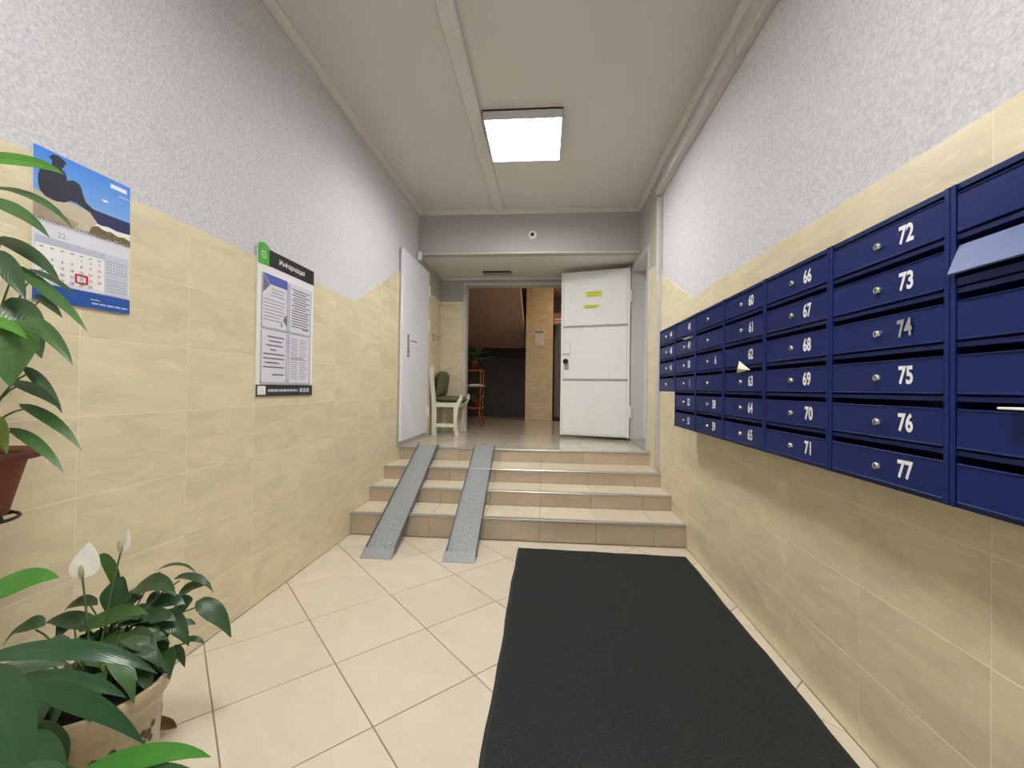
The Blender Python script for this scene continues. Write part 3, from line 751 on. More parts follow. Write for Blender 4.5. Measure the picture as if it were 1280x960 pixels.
# ---- notice board on the left wall
BW, BH = .522, .785
o = thing('notice_board', 'white notice board with black header and four pocketed sheets', 'notice board', (XL+.001, 2.31, 1.475))
brd = link('board', None, o)
o.matrix_world = basis(V((XL+.001, 2.31, 1.475)), (0, 1, 0), (0, 0, 1), (1, 0, 0))
bpy.data.objects.remove(brd)
flat('panel', 'white', o, [rect(-BW/2, -BH/2, BW/2, BH/2)], 0, .006)
hd = flat('header_band', 'board_black', o, [rect(-BW/2, BH/2-.088, BW/2, BH/2)], .006, .0075)
b = MB(); add_text(b, 'Информация', .035, BH/2-.046, .040, .0082, .02); b.build('header_text', 'white', hd, fix=False)
gp = [(-BW/2, BH/2-.09), (-BW/2+.085, BH/2-.09), (-BW/2+.085, BH/2)]+[(-BW/2+.0425+.0425*math.cos(a*math.pi/8), BH/2+.022*math.sin(a*math.pi/8)) for a in range(1, 8)]+[(-BW/2, BH/2)]
gr = flat('green_badge', 'board_green', o, [gp], .0062, .0085)
b = MB(); c0 = (-BW/2+.042, BH/2-.04)
for k in range(16):
    a0, a1 = 2*math.pi*k/16+.6, 2*math.pi*(k+1)/16+.6
    b.add([(c0[0]+r_*math.cos(a), c0[1]+r_*math.sin(a), .009) for r_, a in ((.015, a0), (.020, a0), (.020, a1), (.015, a1))], [(0, 1, 2, 3)])
b.add([(c0[0]+.006*math.cos(q*math.pi/4), c0[1]+.006*math.sin(q*math.pi/4), .009) for q in range(8)], [tuple(range(8))])
b.build('badge_ring', 'leaflet', gr, fix=False)
ft = flat('footer_band', 'board_black', o, [rect(-BW/2, -BH/2, BW/2, -BH/2+.062)], .006, .0075)
flat('footer_square', 'white', ft, [rect(-BW/2+.012, -BH/2+.008, -BW/2+.075, -BH/2+.056)], .0075, .0082)
dash = []
random.seed(3)
xx = -.165
while xx < .10:
    w_ = random.choice((.012, .02, .028)); dash.append(rect(xx, -BH/2+.024, xx+w_, -BH/2+.038)); xx += w_+.006
for a in range(3): dash.append(rect(.125+a*.036, -BH/2+.02, .153+a*.036, -BH/2+.044))
flat('footer_print', 'cal_grey', ft, dash, .0075, .0080)
PWD, PHT = .212, .297
for (cx, cy, kind) in ((-.118, .125, 0), (.118, .125, 1), (-.118, -.17, 2), (.118, -.17, 3)):
    s = flat('paper_sheet', 'sheet', o, [rect(cx-PWD/2, cy-PHT/2+.008, cx+PWD/2, cy+PHT/2-.012)], .006, .0068)
    pk = MB()
    for q in (rect(cx-PWD/2-.006, cy-PHT/2-.002, cx-PWD/2, cy+PHT/2-.02), rect(cx+PWD/2, cy-PHT/2-.002, cx+PWD/2+.006, cy+PHT/2-.02), rect(cx-PWD/2-.006, cy-PHT/2-.006, cx+PWD/2+.006, cy-PHT/2+.004)):
        pk.add([(a, c, .006) for a, c in q]+[(a, c, .0105) for a, c in q], [(4, 5, 6, 7), (0, 1, 5, 4), (1, 2, 6, 5), (2, 3, 7, 6), (3, 0, 4, 7)])
    pk.build('pocket_edge', 'cal_grey', o)
    lines = []
    L0, R0, T0 = cx-PWD/2, cx+PWD/2, cy+PHT/2-.012
    if kind == 0:
        flat('blue_heading', 'sheet_blue', s, [[(L0+.005, T0), (R0, T0), (R0, T0-.05), (L0+.06, T0-.05)]], .0068, .0073)
        for tri in ([(L0, T0), (L0+.06, T0-.056), (L0, T0-.11)], [(R0, cy-.055), (R0, cy-.125), (R0-.036, cy-.09)]): flat('slate_corner', 'sheet_slate', s, [tri], .0069, .0075)
        lines += [rect(L0+.075, T0-.075-.018*k, R0-.02-.012*(k % 2), T0-.070-.018*k) for k in range(3)]
        lines += [rect(L0+.014, T0-.138-.018*k, R0-.02-.02*(k % 3 == 2)-.02*(k > 4), T0-.133-.018*k) for k in range(7)]
        lines += [rect(R0-.055, cy-.132, R0-.036, cy-.112)]
    elif kind == 1:
        for k in range(15):
            a = .03 if k in (1, 3, 5, 7) else .012
            lines.append(rect(L0+a+.01, T0-.034-.0155*k, R0-a-.014*(k % 2), T0-.029-.0155*k))
        lines.append(rect(R0-.08, cy-PHT/2+.025, R0-.02, cy-PHT/2+.031))
    elif kind == 2:
        for k, (a, c) in enumerate(((.05, .02), (.06, .04), (.04, .03), (.07, .09), (.016, .016), (.016, .02), (.03, .06), (.014, .02))):
            lines.append(rect(L0+a, T0-.040-.0235*k, R0-c, T0-.034-.0235*k))
        lines.append(rect(R0-.12, T0-.245, R0-.02, T0-.239))
    else:
        for k in range(18):
            if k in (8,): continue
            lines.append(rect(L0+.02, T0-.03-.0135*k, L0+.085, T0-.0255-.0135*k)); lines.append(rect(L0+.105, T0-.03-.0135*k, R0-.02-.015*(k % 3), T0-.0255-.0135*k))
        flat('pink_heading', 'text_pink', s, [rect(L0+.02, T0-.145, R0-.06, T0-.132)], .0068, .0073)
    flat('printed_lines', 'text_dark' if kind in (1, 2) else 'text_faint', s, lines, .0068, .0072)

# ---- wall calendar
CW, CH = .285, .45
o = thing('wall_calendar', 'wall calendar with seaside picture and red date marker', 'calendar', (XL+.002, 1.242, 1.615))
o.matrix_world = basis(V((XL+.002, 1.242, 1.612)), (0, 1, 0), (0, 0, 1), (1, 0, 0)) @ Matrix.Rotation(.012, 4, 'Z')
hw, hh = CW/2, CH/2
flat('backing', 'white', o, [rect(-hw, -hh, hw, hh)], 0, .003)
ys = .015                                        # where the picture ends
pic = flat('picture', 'cal_sky', o, [[(-x, y) for x, y in ()] or rect(-hw, ys, hw, hh)], .003, .0036)
pic.data.transform(Matrix.Translation((0, -(hh+ys)/2, 0))); pic.location = (0, (hh+ys)/2, 0)
def P2(u, v): return (-hw+CW*u, ys+(hh-ys)*v-(hh+ys)/2)      # picture coordinates 0..1
def pflat(nm, mt, poly, z): return flat(nm, mt, pic, [[P2(*q) for q in poly]], .0034, z)
pflat('sea', 'cal_sea', [(.48, .12), (1, .12), (1, .40), (.48, .40)], .0040)
pflat('surf', 'white', [(.58, .21), (.66, .19), (.74, .205), (.84, .185), (1, .20), (1, .09), (.8, .11), (.6, .15)], .0043)
pflat('stone_ledge', 'cal_stone', [(0, 0), (.40, 0), (.58, .05), (.605, .22), (.52, .35), (.36, .37), (.2, .36), (0, .385)], .0046)
pflat('stone_shade', 'cal_stone2', [(0, 0), (.38, 0), (.41, .10), (.2, .17), (0, .21)], .0049)
pflat('shrub', 'cal_bush', [(.52, 0), (1, 0), (1, .09), (.92, .12), (.85, .10), (.76, .14), (.7, .115), (.62, .165), (.55, .12)], .0052)
fig = [(.06, .38), (.10, .33), (.2, .31), (.28, .34), (.34, .40), (.40, .40), (.46, .37), (.52, .335), (.6, .35), (.61, .38), (.55, .41), (.49, .46), (.46, .55), (.44, .65), (.415, .70), (.36, .715), (.32, .69), (.30, .66), (.295, .72), (.28, .775), (.25, .80), (.255, .83), (.272, .85), (.27, .89), (.295, .905), (.27, .945), (.22, .975), (.17, .965), (.15, .93), (.135, .90), (.162, .885), (.165, .83), (.155, .80), (.10, .775), (.06, .71), (.042, .60), (.042, .48)]
pflat('seated_figure', 'cal_figure', fig, .0052)
pflat('caption_bar', 'white', [(.76, .86), (.955, .86), (.955, .925), (.76, .925)], .0040)
pflat('cloud', 'white', [(.66, .60), (.70, .585), (.74, .60), (.72, .625), (.68, .62)], .0040)
pflat('caption_line', 'cal_side', [(.86, .77), (.985, .77), (.985, .785), (.86, .785)], .0040)
ml = flat('month_sheet', 'cal_sheet', o, [rect(-hw+.003, -hh+.052, hw-.004, ys-.004)], .003, .0046)
flat('grey_heading', 'cal_grey', ml, [rect(-hw+.004, ys-.082, hw-.005, ys-.05)], .0046, .0050)
flat('side_months', 'cal_side', ml, [rect(hw-.085, -hh+.055, hw-.006, ys-.05)], .0047, .0052)
flat('number_sheet', 'white', ml, [rect(-hw+.005, -hh+.062, hw-.088, ys-.072)], .0050, .0054)
bk = MB(); rd = MB(); gx = -hw+.02; dx = (CW-.108)/6.6
rows = [['', '', '', '', '1', '2', '3'], ['4', '5', '6', '7', '8', '9', '10'], ['11', '12', '13', '14', '15', '16', '17'], ['18', '19', '20', '21', '22', '23', '24'], ['25', '26', '27', '28', '29', '30', '']]
for r, row in enumerate(rows):
    for c, s in enumerate(row):
        if s: add_text(rd if c > 4 else bk, s, gx+dx*c, ys-.095-.0195*r, .0125, .0058, .01)
bk.build('day_numbers', 'text_dark', ml, fix=False); rd.build('weekend_numbers', 'red', ml, fix=False)
wk = [rect(gx+dx*c-.005, ys-.083, gx+dx*c+.005, ys-.079) for c in range(7)]
sm = []
for blk in (0, 1):
    for r in range(5):
        for c in range(7): sm.append(rect(hw-.078+c*.0098, ys-.075-.062*blk-.0095*r, hw-.073+c*.0098, ys-.071-.062*blk-.0095*r))
flat('week_heading', 'text_faint', ml, wk, .0054, .0057); flat('side_print', 'text_faint', ml, sm, .0052, .0055)
b = MB(); vs, fs = text_geo('22', .001)
add_text(b, '22', -hw+.072, ys-.034, .024, .0050, .0); b.build('page_number', 'text_faint', ml, fix=False)
mk = (gx+dx*4, ys-.095-.0195*3)
b = MB()
for q in (rect(mk[0]-.018, mk[1]-.014, mk[0]+.018, mk[1]-.010), rect(mk[0]-.018, mk[1]+.010, mk[0]+.018, mk[1]+.014), rect(mk[0]-.018, mk[1]-.010, mk[0]-.014, mk[1]+.010), rect(mk[0]+.014, mk[1]-.010, mk[0]+.018, mk[1]+.010)):
    b.add([(a, c, .0055) for a, c in q]+[(a, c, .008) for a, c in q], [(4, 5, 6, 7), (0, 1, 5, 4), (1, 2, 6, 5), (2, 3, 7, 6), (3, 0, 4, 7)])
b.build('date_marker', 'red', o)
bd = flat('advert_band', 'cal_band', o, [rect(-hw, -hh, hw, -hh+.05)], .003, .0050)
flat('advert_print', 'cal_side', bd, [rect(hw-.125+.024*k, -hh+.014, hw-.105+.024*k, -hh+.019) for k in range(5)]+[rect(hw-.13, -hh+.027, hw-.10, -hh+.030)], .005, .0054)
b = MB()
for k in range(34):
    x = -hw+.006+(CW-.012)*k/33; b.tube([(x, ys+.006, .004), (x, ys+.004, .0085), (x, ys-.003, .0085), (x, ys-.006, .0045)], .0011, 5, False)
b.build('spiral_binding', 'chrome', o)

# ================================================================== PLANTS
def bez(a, c, b, t): return a*(1-t)**2+c*(2*t*(1-t))+b*t*t
def leaf(parent, org, base, tip, wid, mt, nrm=None, sag=.0, fold=.18, root=None, stalk='stalk', rs=.003, tipcurl=0., nm='leaf', n=10, blunt=.75, wave=.05):
    """leaf blade from base to tip, rising by sag at its middle, normal near nrm; org is the parent's location"""
    base, tip = V(base)-org, V(tip)-org
    nrm = V(nrm).normalized() if nrm is not None else V((0, 0, 1))
    L_ = (tip-base).length
    ctrl = (base+tip)/2+V((0, 0, 1))*sag*2
    b = MB(); vs = []; uv = []; ph = random.uniform(0, 6)
    cols = (-1, -.55, 0, .55, 1)
    for i in range(n+1):
        t = i/n; p = bez(base, ctrl, tip, t); d = (bez(base, ctrl, tip, min(1, t+.02))-bez(base, ctrl, tip, max(0, t-.02))).normalized()
        if tipcurl: p = p+V((0, 0, -1))*tipcurl*max(0, t-.7)**2*8*L_
        side = d.cross(nrm)
        side = side.normalized() if side.length > 1e-4 else d.orthogonal().normalized()
        nn = side.cross(d).normalized()
        wv = wid*.5*(max(0, math.sin(math.pi*min(1, t**blunt*.985+.012))))**.8
        for c in cols:
            vs.append(p+side*wv*c+nn*(abs(c)*wv*fold*2-wv*.15*c*c)+nn*wv*wave*math.sin(9*t+ph+c*2)*abs(c)); uv.append((t, (c+1)/2))
    fs = []; k = len(cols)
    for i in range(n):
        for j in range(k-1): fs.append((i*k+j, i*k+j+1, (i+1)*k+j+1, (i+1)*k+j))
    b.add(vs, fs, True); me = b.mesh(nm, mt)
    ul = me.uv_layers.new(name='UVMap')
    for lp in me.loops: ul.data[lp.index].uv = uv[lp.vertex_index]
    o = link(nm, me, parent)
    if root is not None:
        rr = V(root)-org; mid = (rr+base)/2+V((0, 0, .25*(base-rr).length)); d0 = (tip-base).normalized()*.02
        pts = [bez(rr, mid, base+d0, q/6) for q in range(7)]
        MB().tube(pts, [rs*1.3-.5*rs*q/6 for q in range(7)], 6).build('stalk', stalk, o)
    return o
def pot(parent, prof, mt, soil_r, soil_z, name='pot'):
    p = MB().lathe(prof, n=36).build(name, mt, parent)
    b = MB().lathe([(soil_r, soil_z), (soil_r*.6, soil_z+.006), (.001, soil_z+.01)], n=24); b.build('soil', 'soil', parent)
    return p
TOCAM = lambda p: (CAM-V(p)).normalized()

# ---- plant in a terracotta pot on an iron stand at the left edge
random.seed(11)
pc = at(-36, 566, .96); org = V((pc.x, pc.y, pc.z-.15))
o = thing('potted_houseplant', 'long-leaved houseplant in a terracotta pot by the calendar', 'plant', org)
pot(o, [(.0, 0), (.056, 0), (.058, .004), (.086, .128), (.088, .13), (.110, .134), (.113, .150), (.106, .152), (.092, .14)], 'terracotta', .092, .138)
root = org+V((0, 0, .145))
def dl(u, v, d): return at(u, v, d)
P1 = [  # base px, tip px, width m, depth base, depth tip, material, sag
 ((-45, 200, 1.0), (80, 214, 1.03), .046, 'leaf_bright', .012, (.5, -.75, .45)),
 ((-16, 236, 1.05), (92, 281, 1.02), .026, 'leaf_mid', .026, (.5, -.6, .6)),
 ((-22, 246, .98), (62, 293, .96), .034, 'leaf_mid', .010, (.4, -.7, .6)),
 ((-8, 297, 1.0), (76, 350, 1.0), .036, 'leaf_dark', .016, (.35, -.7, .6)),
 ((-6, 312, .95), (32, 372, .93), .040, 'leaf_dark', .004, (.6, -.7, .3)),
 ((14, 329, 1.0), (109, 409, .98), .032, 'leaf_mid', .006, (.4, -.5, .8)),
 ((36, 336, 1.08), (96, 369, 1.08), .018, 'leaf_dark', .006, (0, -.6, 1)),
 ((44, 368, 1.1), (78, 396, 1.1), .022, 'leaf_dark', .004, (.4, -.6, .6)),
 ((14, 372, .96), (52, 445, .95), .060, 'leaf_dark', .010, (.6, -.6, .4)),
 ((36, 394, .92), (91, 453, .9), .030, 'leaf_mid', .006, (.3, -.6, .6)),
 ((22, 400, .90), (13, 480, .84), .085, 'leaf_mid', .008, (.5, -.9, .3)),
 ((-30, 396, .9), (34, 420, .86), .030, 'leaf_bright', .006, (0, -.6, 1)),
 ((30, 458, .97), (78, 514, .96), .024, 'leaf_dark', .008, (.3, -.5, .7)),
 ((14, 477, .95), (76, 509, .94), .026, 'leaf_dark', .008, (0, -.6, .8)),
 ((24, 505, .96), (102, 559, .95), .028, 'leaf_mid', .012, (.2, -.5, 1)),
 ((12, 535, .94), (80, 588, .92), .026, 'leaf_mid', .010, (.2, -.5, 1)),
 ((-4, 520, .94), (9, 566, .9), .026, 'leaf_lime', .004, (.5, -.8, .2)),
 ((-40, 430, .92), (-8, 520, .9), .06, 'leaf_mid', .008, (.5, -.9, .3)),
 ((-60, 300, .95), (-130, 330, .95), .05, 'leaf_mid', .01, (0, -.5, 1)),
]
for (bu, tu, wd, mt, sg, nr) in P1:
    leaf(o, org, at(*bu), at(*tu), wd, mt, nr, sg, root=root, rs=.0022, tipcurl=.05)
ost = thing('pot_bracket', 'black wrought-iron wall bracket with a scroll carrying the terracotta pot', 'bracket', (XL, org.y, org.z-.3))
ox = org.x-XL; zt_ = .3
MB().box((0, -.012, -.02), (.008, .012, zt_+.02), .002).build('wall_plate', 'black', ost)
MB().tube([(.006, 0, zt_-.02), (ox*.5, 0, zt_-.02), (ox, 0, zt_-.02)], .006, 8).build('arm', 'black', ost)
MB().tube([(.006, 0, .02), (ox*.35, 0, .10), (ox*.7, 0, .20), (ox-.01, 0, zt_-.025)], .006, 8).build('brace', 'black', ost)
b = MB(); ring = [(ox+.075*math.cos(q*math.pi/14), .075*math.sin(q*math.pi/14), zt_-.006) for q in range(29)]
b.tube(ring, .004, 6, False); b.box((ox-.075, -.006, zt_-.010), (ox+.075, .006, zt_-.001)).box((ox-.006, -.075, zt_-.010), (ox+.006, .075, zt_-.001)); b.build('pot_ring', 'black', ost)
# scroll that curls out under the pot, seen at the left edge
sdir = (at(10, 650, .96)-at(-60, 650, .96)); sdir.z = 0; sdir.normalize()
pe = at(-2, 650, .96); zs = pe.z-(org.z-.3); dxs = (pe-V((org.x, org.y, pe.z))).dot(sdir)
c = V((ox, 0, zs))+sdir*dxs; pts = []
for q in range(26):
    a = q/25*2*math.pi*1.4; r_ = .014-.008*q/25
    pts.append(c+sdir*(r_*math.cos(a)-.004)+V((0, 0, r_*.75*math.sin(a))))
start = [V((ox, 0, zt_-.02)), V((ox, 0, zs-.01))+sdir*dxs*.3, V((ox, 0, zs-.016))+sdir*dxs*.7]
MB().tube(start+pts, .003, 6).build('scroll', 'black', ost)

# ---- peace lily on the floor
random.seed(5)
pq = at(116, 858, 1.09); pcx, pcy = pq.x, pq.y
org = V((pcx, pcy, 0))
o = thing('peace_lily', 'peace lily with two white flowers in a beige pot on the floor', 'plant', org)
PR, PZ = .158, .362
pp = pot(o, [(.0, .0), (.12, 0), (.128, .010), (PR*.90, PZ*.80), (PR*.95, PZ*.87), (PR*1.02, PZ*.90), (PR*1.03, PZ), (PR*.97, PZ+.004), (PR*.92, PZ-.02)], 'pot_beige', PR*.92, PZ-.035)
b = MB()
for k in range(9):          # dark painted blossoms on the pot
    a = k*2*math.pi/9+.12
    for (da, dz, s) in ((0, 0, .012), (.085, .014, .009), (-.085, .012, .009), (.05, -.018, .009), (-.06, -.016, .008)):
        z = .235+dz; r_ = .128+(PR*.90-.128)*((z-.01)/(PZ*.8-.01))+.0012; q = a+da*1.4
        pts = []
        for j in range(7): w_ = 2*math.pi*j/7; pts.append((r_*math.cos(q+s*math.cos(w_)/r_), r_*math.sin(q+s*math.cos(w_)/r_), z+s*math.sin(w_)))
        b.add(pts, [tuple(range(7))])
b.build('painted_blossom', 'pot_motif', pp, fix=False)
root = org+V((0, 0, PZ-.03))
P2L = [
 ((150, 745, 1.25), (121, 692, 1.22), .030, 'leaf_mid', .035, (.5, -.8, .2)),
 ((140, 768, 1.2), (154, 716, 1.22), .075, 'leaf_glossy', .0, (.2, -1, .25)),
 ((166, 738, 1.3), (220, 738, 1.25), .062, 'leaf_dark', .02, (0, -.7, 1)),
 ((193, 715, 1.35), (246, 712, 1.33), .016, 'leaf_dark', .020, (0, -.3, 1)),
 ((217, 724, 1.34), (267, 736, 1.34), .030, 'leaf_dark', .022, (0, -.4, 1)),
 ((222, 745, 1.33), (264, 727, 1.36), .044, 'leaf_dark', .008, (-.2, -.7, 1)),
 ((245, 752, 1.34), (289, 792, 1.34), .058, 'leaf_dark', .018, (.4, -.6, .8)),
 ((184, 760, 1.27), (232, 752, 1.28), .052, 'leaf_glossy', .010, (0, -.7, 1)),
 ((170, 780, 1.22), (220, 772, 1.22), .050, 'leaf_dark', .012, (0, -.7, 1)),
 ((202, 768, 1.25), (236, 803, 1.22), .055, 'leaf_dark', .014, (.3, -.8, .7)),
 ((228, 803, 1.28), (256, 803, 1.29), .022, 'leaf_dark', .010, (0, -.5, 1)),
 ((219, 806, 1.25), (231, 832, 1.25), .024, 'leaf_dark', .004, (.6, -.7, .3)),
 ((98, 788, 1.16), (186, 761, 1.18), .056, 'leaf_mid', .010, (-.1, -.7, 1)),
 ((122, 756, 1.22), (76, 766, 1.22), .036, 'leaf_dark', .020, (0, -.6, 1)),
 ((122, 782, 1.2), (56, 774, 1.18), .050, 'leaf_dark', .006, (0, -.7, 1)),
 ((56, 782, 1.15), (3, 806, 1.12), .050, 'leaf_dark', .022, (-.2, -.5, 1)),
 ((192, 800, 1.2), (200, 836, 1.15), .070, 'leaf_dark', .004, (.4, -.9, .3)),
 ((128, 830, 1.08), (172, 845, 1.06), .040, 'leaf_lime', .008, (0, -.7, 1)),
 ((180, 826, 1.12), (186, 862, 1.08), .048, 'leaf_dark', .004, (.4, -.9, .3)),
 ((150, 800, 1.15), (196, 812, 1.12), .060, 'leaf_dark', .014, (.1, -.6, 1)),
 ((110, 815, 1.12), (150, 838, 1.08), .06, 'leaf_dark', .012, (.1, -.6, 1)),
 ((90, 805, 1.12), (30, 832, 1.06), .06, 'leaf_dark', .014, (-.1, -.6, 1)),
 ((160, 765, 1.24), (200, 790, 1.2), .06, 'leaf_dark', .012, (.2, -.7, 1)),
 ((130, 770, 1.25), (165, 752, 1.3), .05, 'leaf_dark', .008, (0, -.6, 1)),
 ((210, 790, 1.26), (245, 778, 1.3), .035, 'leaf_dark', .010, (0, -.7, 1)),
 ((176, 742, 1.3), (158, 762, 1.26), .05, 'leaf_dark', .012, (.2, -.8, .6)),
 ((205, 742, 1.32), (186, 768, 1.27), .055, 'leaf_dark', .012, (.2, -.8, .6)),
 ((150, 782, 1.22), (128, 806, 1.16), .06, 'leaf_dark', .010, (.1, -.8, .6)),
 ((214, 770, 1.3), (206, 800, 1.24), .05, 'leaf_glossy', .008, (.2, -.8, .5)),
 ((236, 744, 1.35), (222, 772, 1.31), .045, 'leaf_dark', .008, (.3, -.8, .5)),
 ((176, 795, 1.18), (166, 826, 1.12), .06, 'leaf_dark', .008, (.2, -.9, .4)),
 ((100, 770, 1.22), (70, 800, 1.16), .055, 'leaf_dark', .012, (0, -.8, .7)),
 ((205, 815, 1.18), (212, 846, 1.13), .05, 'leaf_dark', .006, (.5, -.8, .3)),
 ((120, 800, 1.16), (196, 822, 1.1), .05, 'leaf_mid', .012, (.1, -.7, .9)),
]
for (bu, tu, wd, mt, sg, nr) in P2L:
    leaf(o, org, at(*bu), at(*tu), wd, mt, nr, sg, root=root+V((random.uniform(-.03, .03), random.uniform(-.03, .03), 0)), rs=.0026, tipcurl=.12, wave=.12)
for k in range(18):         # the lower leaves hanging all round the pot
    a = k*2*math.pi/18*1.0+random.uniform(-.15, .15)+.3; d = V((math.cos(a), math.sin(a), 0))
    r1, r2 = random.uniform(.05, .09), random.uniform(.14, .19); h1, h2 = random.uniform(.08, .15), random.uniform(.02, .09)
    leaf(o, org, root+d*r1+V((0, 0, h1)), root+d*r2+V((0, 0, h2)), random.uniform(.045, .06), random.choice(('leaf_dark', 'leaf_dark', 'leaf_glossy', 'leaf_mid')), d*.3+V((0, 0, 1)), .02, root=root+d*.02, rs=.0024, tipcurl=.12, wave=.14)
# flowers: stalk, spathe, spadix
def flower(bu, tu, size, lean, closed):
    a, t = at(*bu)-org, at(*tu)-org
    f = MB().tube([bez(root-org, (root-org+t)/2+V((0, 0, .05)), t, q/6) for q in range(7)], .0024, 6).build('flower_stalk', 'stalk', o)
    t_w = t+org
    leaf(f, org, t_w-V((0, 0, .004)), at(*lean), size, 'spathe', TOCAM(t_w) if not closed else V((.8, -.2, .1)), .0, .10 if not closed else .5, nm='spathe', blunt=.62, wave=.02)
    tp = t_w+V((0, 0, .038 if not closed else .03))
    MB().tube([t, t+V((.002, -.004, .012)), t+V((.002, -.006, .03)), t+V((.002, -.006, .036))], [.0035, .006, .0055, .002], 8).build('spadix', 'spadix', f)
flower((100, 775, 1.2), (103, 722, 1.16), .062, (112, 678, 1.19), False)
flower((150, 725, 1.25), (151, 690, 1.24), .024, (160, 660, 1.25), True)

# ---- rubber plant closest to the camera
random.seed(9)
cx3 = at(-70, 960, .74); org = V((cx3.x, cx3.y, 0))
o = thing('rubber_plant', 'large glossy-leaved plant in the lower left corner, in front of the peace lily', 'plant', org)
pr3 = [(.0, 0), (.09, 0), (.095, .01), (.115, .26), (.13, .27), (.132, .31), (.125, .312), (.117, .29)]
pp = pot(o, pr3, 'pot_brown', .117, .29)
b = MB()
for k in range(7):
    a = k*2*math.pi/7+.8
    for (da, dz, s) in ((0, 0, .014), (.10, .014, .010), (-.10, .012, .010), (.05, -.018, .010), (-.06, -.016, .009)):
        z = .17+dz; r_ = .095+.02*(z-.01)/.25+.0012; q = a+da*1.4; pts = []
        for j in range(7): w_ = 2*math.pi*j/7; pts.append((r_*math.cos(q+s*math.cos(w_)/r_), r_*math.sin(q+s*math.cos(w_)/r_), z+s*math.sin(w_)))
        b.add(pts, [tuple(range(7))])
b.build('painted_blossom', 'pot_motif', pp, fix=False)
stem = [V((0, 0, .28)), V((.01, .02, .40)), V((0, .03, .52)), V((-.02, .03, .60))]
MB().tube(stem, [.012, .011, .009, .006], 10).build('stem', 'stalk_dry', o)
P3 = [
 ((-30, 826, .86), (197, 834, .93), .042, 'leaf_glossy', .030, (0, -.75, 1)),
 ((-20, 846, .90), (84, 828, .98), .040, 'leaf_dark', .008, (0, -.7, 1)),
 ((6, 852, .84), (158, 866, .86), .036, 'leaf_glossy', .014, (.05, -.8, .9)),
 ((16, 856, .78), (181, 922, .76), .040, 'leaf_glossy', .020, (.15, -.9, .6)),
 ((-22, 836, .70), (30, 990, .62), .082, 'leaf_glossy', .016, (.6, -.9, .4)),
 ((34, 918, .72), (84, 990, .68), .044, 'leaf_glossy', .010, (.3, -.8, .6)),
 ((96, 968, .70), (264, 938, .68), .034, 'leaf_glossy_bright', .010, (-.05, -.7, .9)),
 ((110, 988, .68), (255, 966, .66), .034, 'leaf_glossy', .008, (0, -.8, .9)),
 ((-50, 762, .80), (74, 716, .80), .056, 'leaf_glossy_bright', .010, (-.2, -.8, .8)),
 ((-30, 880, .72), (-110, 960, .66), .09, 'leaf_glossy', .02, (-.2, -.7, 1)),
 ((52, 900, .86), (84, 950, .88), .05, 'leaf_dark', .0, (.3, -.9, .3)),
 ((-10, 990, .6), (90, 1030, .56), .08, 'leaf_glossy', .01, (.1, -.7, 1)),
]
for i, (bu, tu, wd, mt, sg, nr) in enumerate(P3):
    zb = at(*bu).z; k = min(3, max(1, int((zb-.3)/.1))) if zb > .3 else 1
    leaf(o, org, at(*bu), at(*tu), wd, mt, nr, sg, fold=.14, root=org+stem[k], rs=.0022, tipcurl=.06, blunt=.85, n=14)

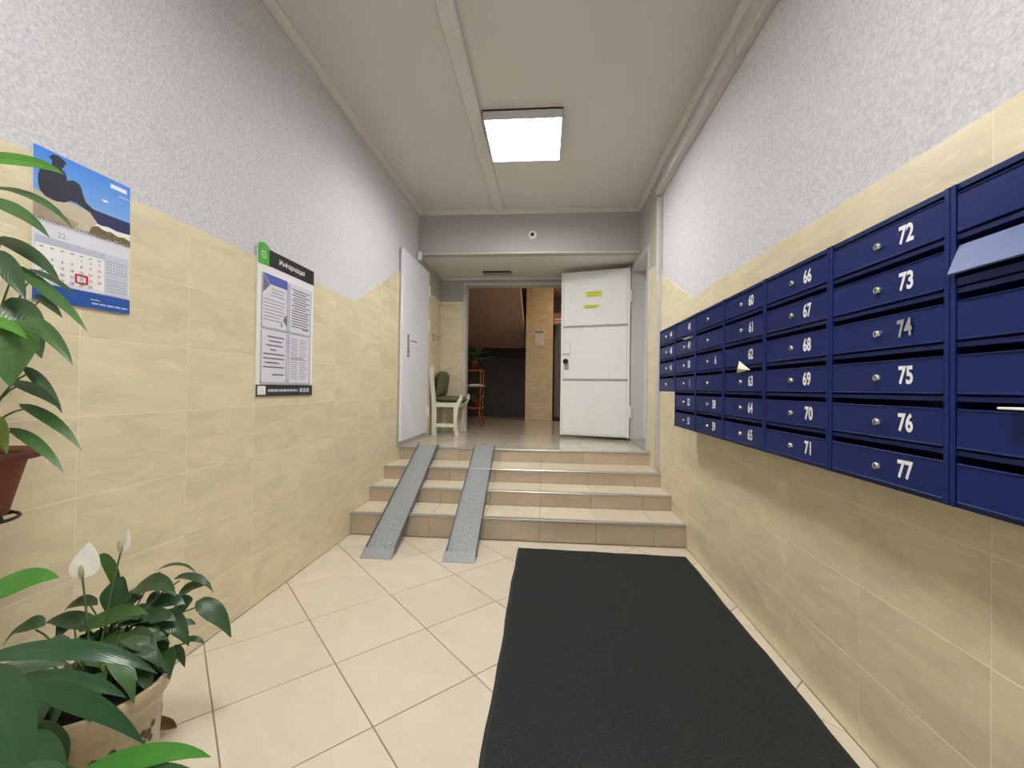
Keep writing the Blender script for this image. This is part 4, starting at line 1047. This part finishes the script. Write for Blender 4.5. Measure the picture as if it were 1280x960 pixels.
# ---- things in the hall
o = thing('flower_rack', 'orange wooden flower rack in the dark hall', 'rack', (-1.17, 6.75, ZP))
for x in (-.14, .14):
    for y in (-.14, .14): MB().tube([(x*1.25, y, 0), (x*.9, y, .2), (x, y, .45), (x, y, .88)], .014, 8).build('leg', 'wood_orange', o)
for z in (.28, .62, .88): MB().box((-.17, -.17, z), (.17, .17, z+.022), .004).build('shelf', 'wood_orange', o)
def bushy(name, label, loc, pr, n, ln, seed, mt='leaf_mid', potm='terracotta'):
    random.seed(seed); org = V(loc); o = thing(name, label, 'plant', org)
    pot(o, [(0, 0), (pr*.7, 0), (pr*.95, pr*1.5), (pr*1.05, pr*1.55), (pr*1.05, pr*1.8), (pr*.9, pr*1.8)], potm, pr*.9, pr*1.7)
    for k in range(n):
        a = random.uniform(0, 6.28); e = random.uniform(.2, 1.3); l = ln*random.uniform(.6, 1)
        b0 = org+V((0, 0, pr*1.7)); p1 = b0+V((math.cos(a)*math.cos(e), math.sin(a)*math.cos(e), math.sin(e)))*l*.55
        p2 = b0+V((math.cos(a)*math.cos(e*.7), math.sin(a)*math.cos(e*.7), math.sin(e*.7)))*l
        leaf(o, org, p1, p2, l*.28, mt, (0, 0, 1), .01, root=b0, rs=.003, n=5)
bushy('potted_fern', 'leafy green plant in a terracotta pot on top of the hall rack', (-1.17, 6.75, ZP+.903), .075, 22, .42, 21)
bushy('potted_fern', 'small green plant in an orange pot on the lowest rack shelf', (-1.10, 6.66, ZP+.303), .06, 12, .24, 22)
o = thing('paper_tray', 'white tray with papers on the middle rack shelf', 'tray', (-1.12, 6.68, ZP+.643))
MB().box((-.12, -.1, 0), (.14, .1, .012), .003).build('tray', 'white', o)
MB().box((-.08, -.07, .012), (.10, .07, .03), .004).build('papers', 'paper', o)
o = thing('wall_notice', 'glossy white notice sheet on the hall column', 'notice', (-.13, 8.092, 2.12))
MB().box((-.09, 0, -.155), (.09, .004, .155), .001).build('sheet', 'paper', o)
MB().box((-.075, -.0015, .08), (.075, 0, .13)).build('printed_heading', 'text_faint', o)
o = thing('hall_sign', 'reddish sign beside the column in the hall', 'sign', (.27, 8.5, 2.5))
MB().box((-.13, 0, -.07), (.13, .012, .16), .002).build('board', 'red_sign', o)
MB().box((-.10, -.002, .02), (.10, 0, .05)).box((-.10, -.002, -.03), (.06, 0, -.01)).build('printed_lines', 'white', o)
o = thing('hall_mat', 'small dark mat on the hall floor beside the column', 'mat', (.3, 8.4, ZP))
MB().box((-.16, -.3, 0), (.5, .3, .012), .004).build('pile', 'mat_rubber', o)

# ---- dry leaf on the floor
o = thing('dry_leaf', 'dry curled brown leaf on the floor beside the beige pot', 'leaf', (-1.245, 1.30, .0))
M['dry'] = leaf_mat('dry', (104, 78, 50), .7)
random.seed(4)
org = V((-1.245, 1.30, 0))
leaf(o, org, org+V((-.045, -.01, .006)), org+V((.045, .01, .008)), .05, 'dry', (0, -.4, 1), .012, fold=.35, nm='blade', wave=.25)
MB().tube([(-.075, -.02, .004), (-.06, -.014, .005), (-.043, -.009, .007)], .0015, 6).build('leaf_stem', 'stalk_dry', o)
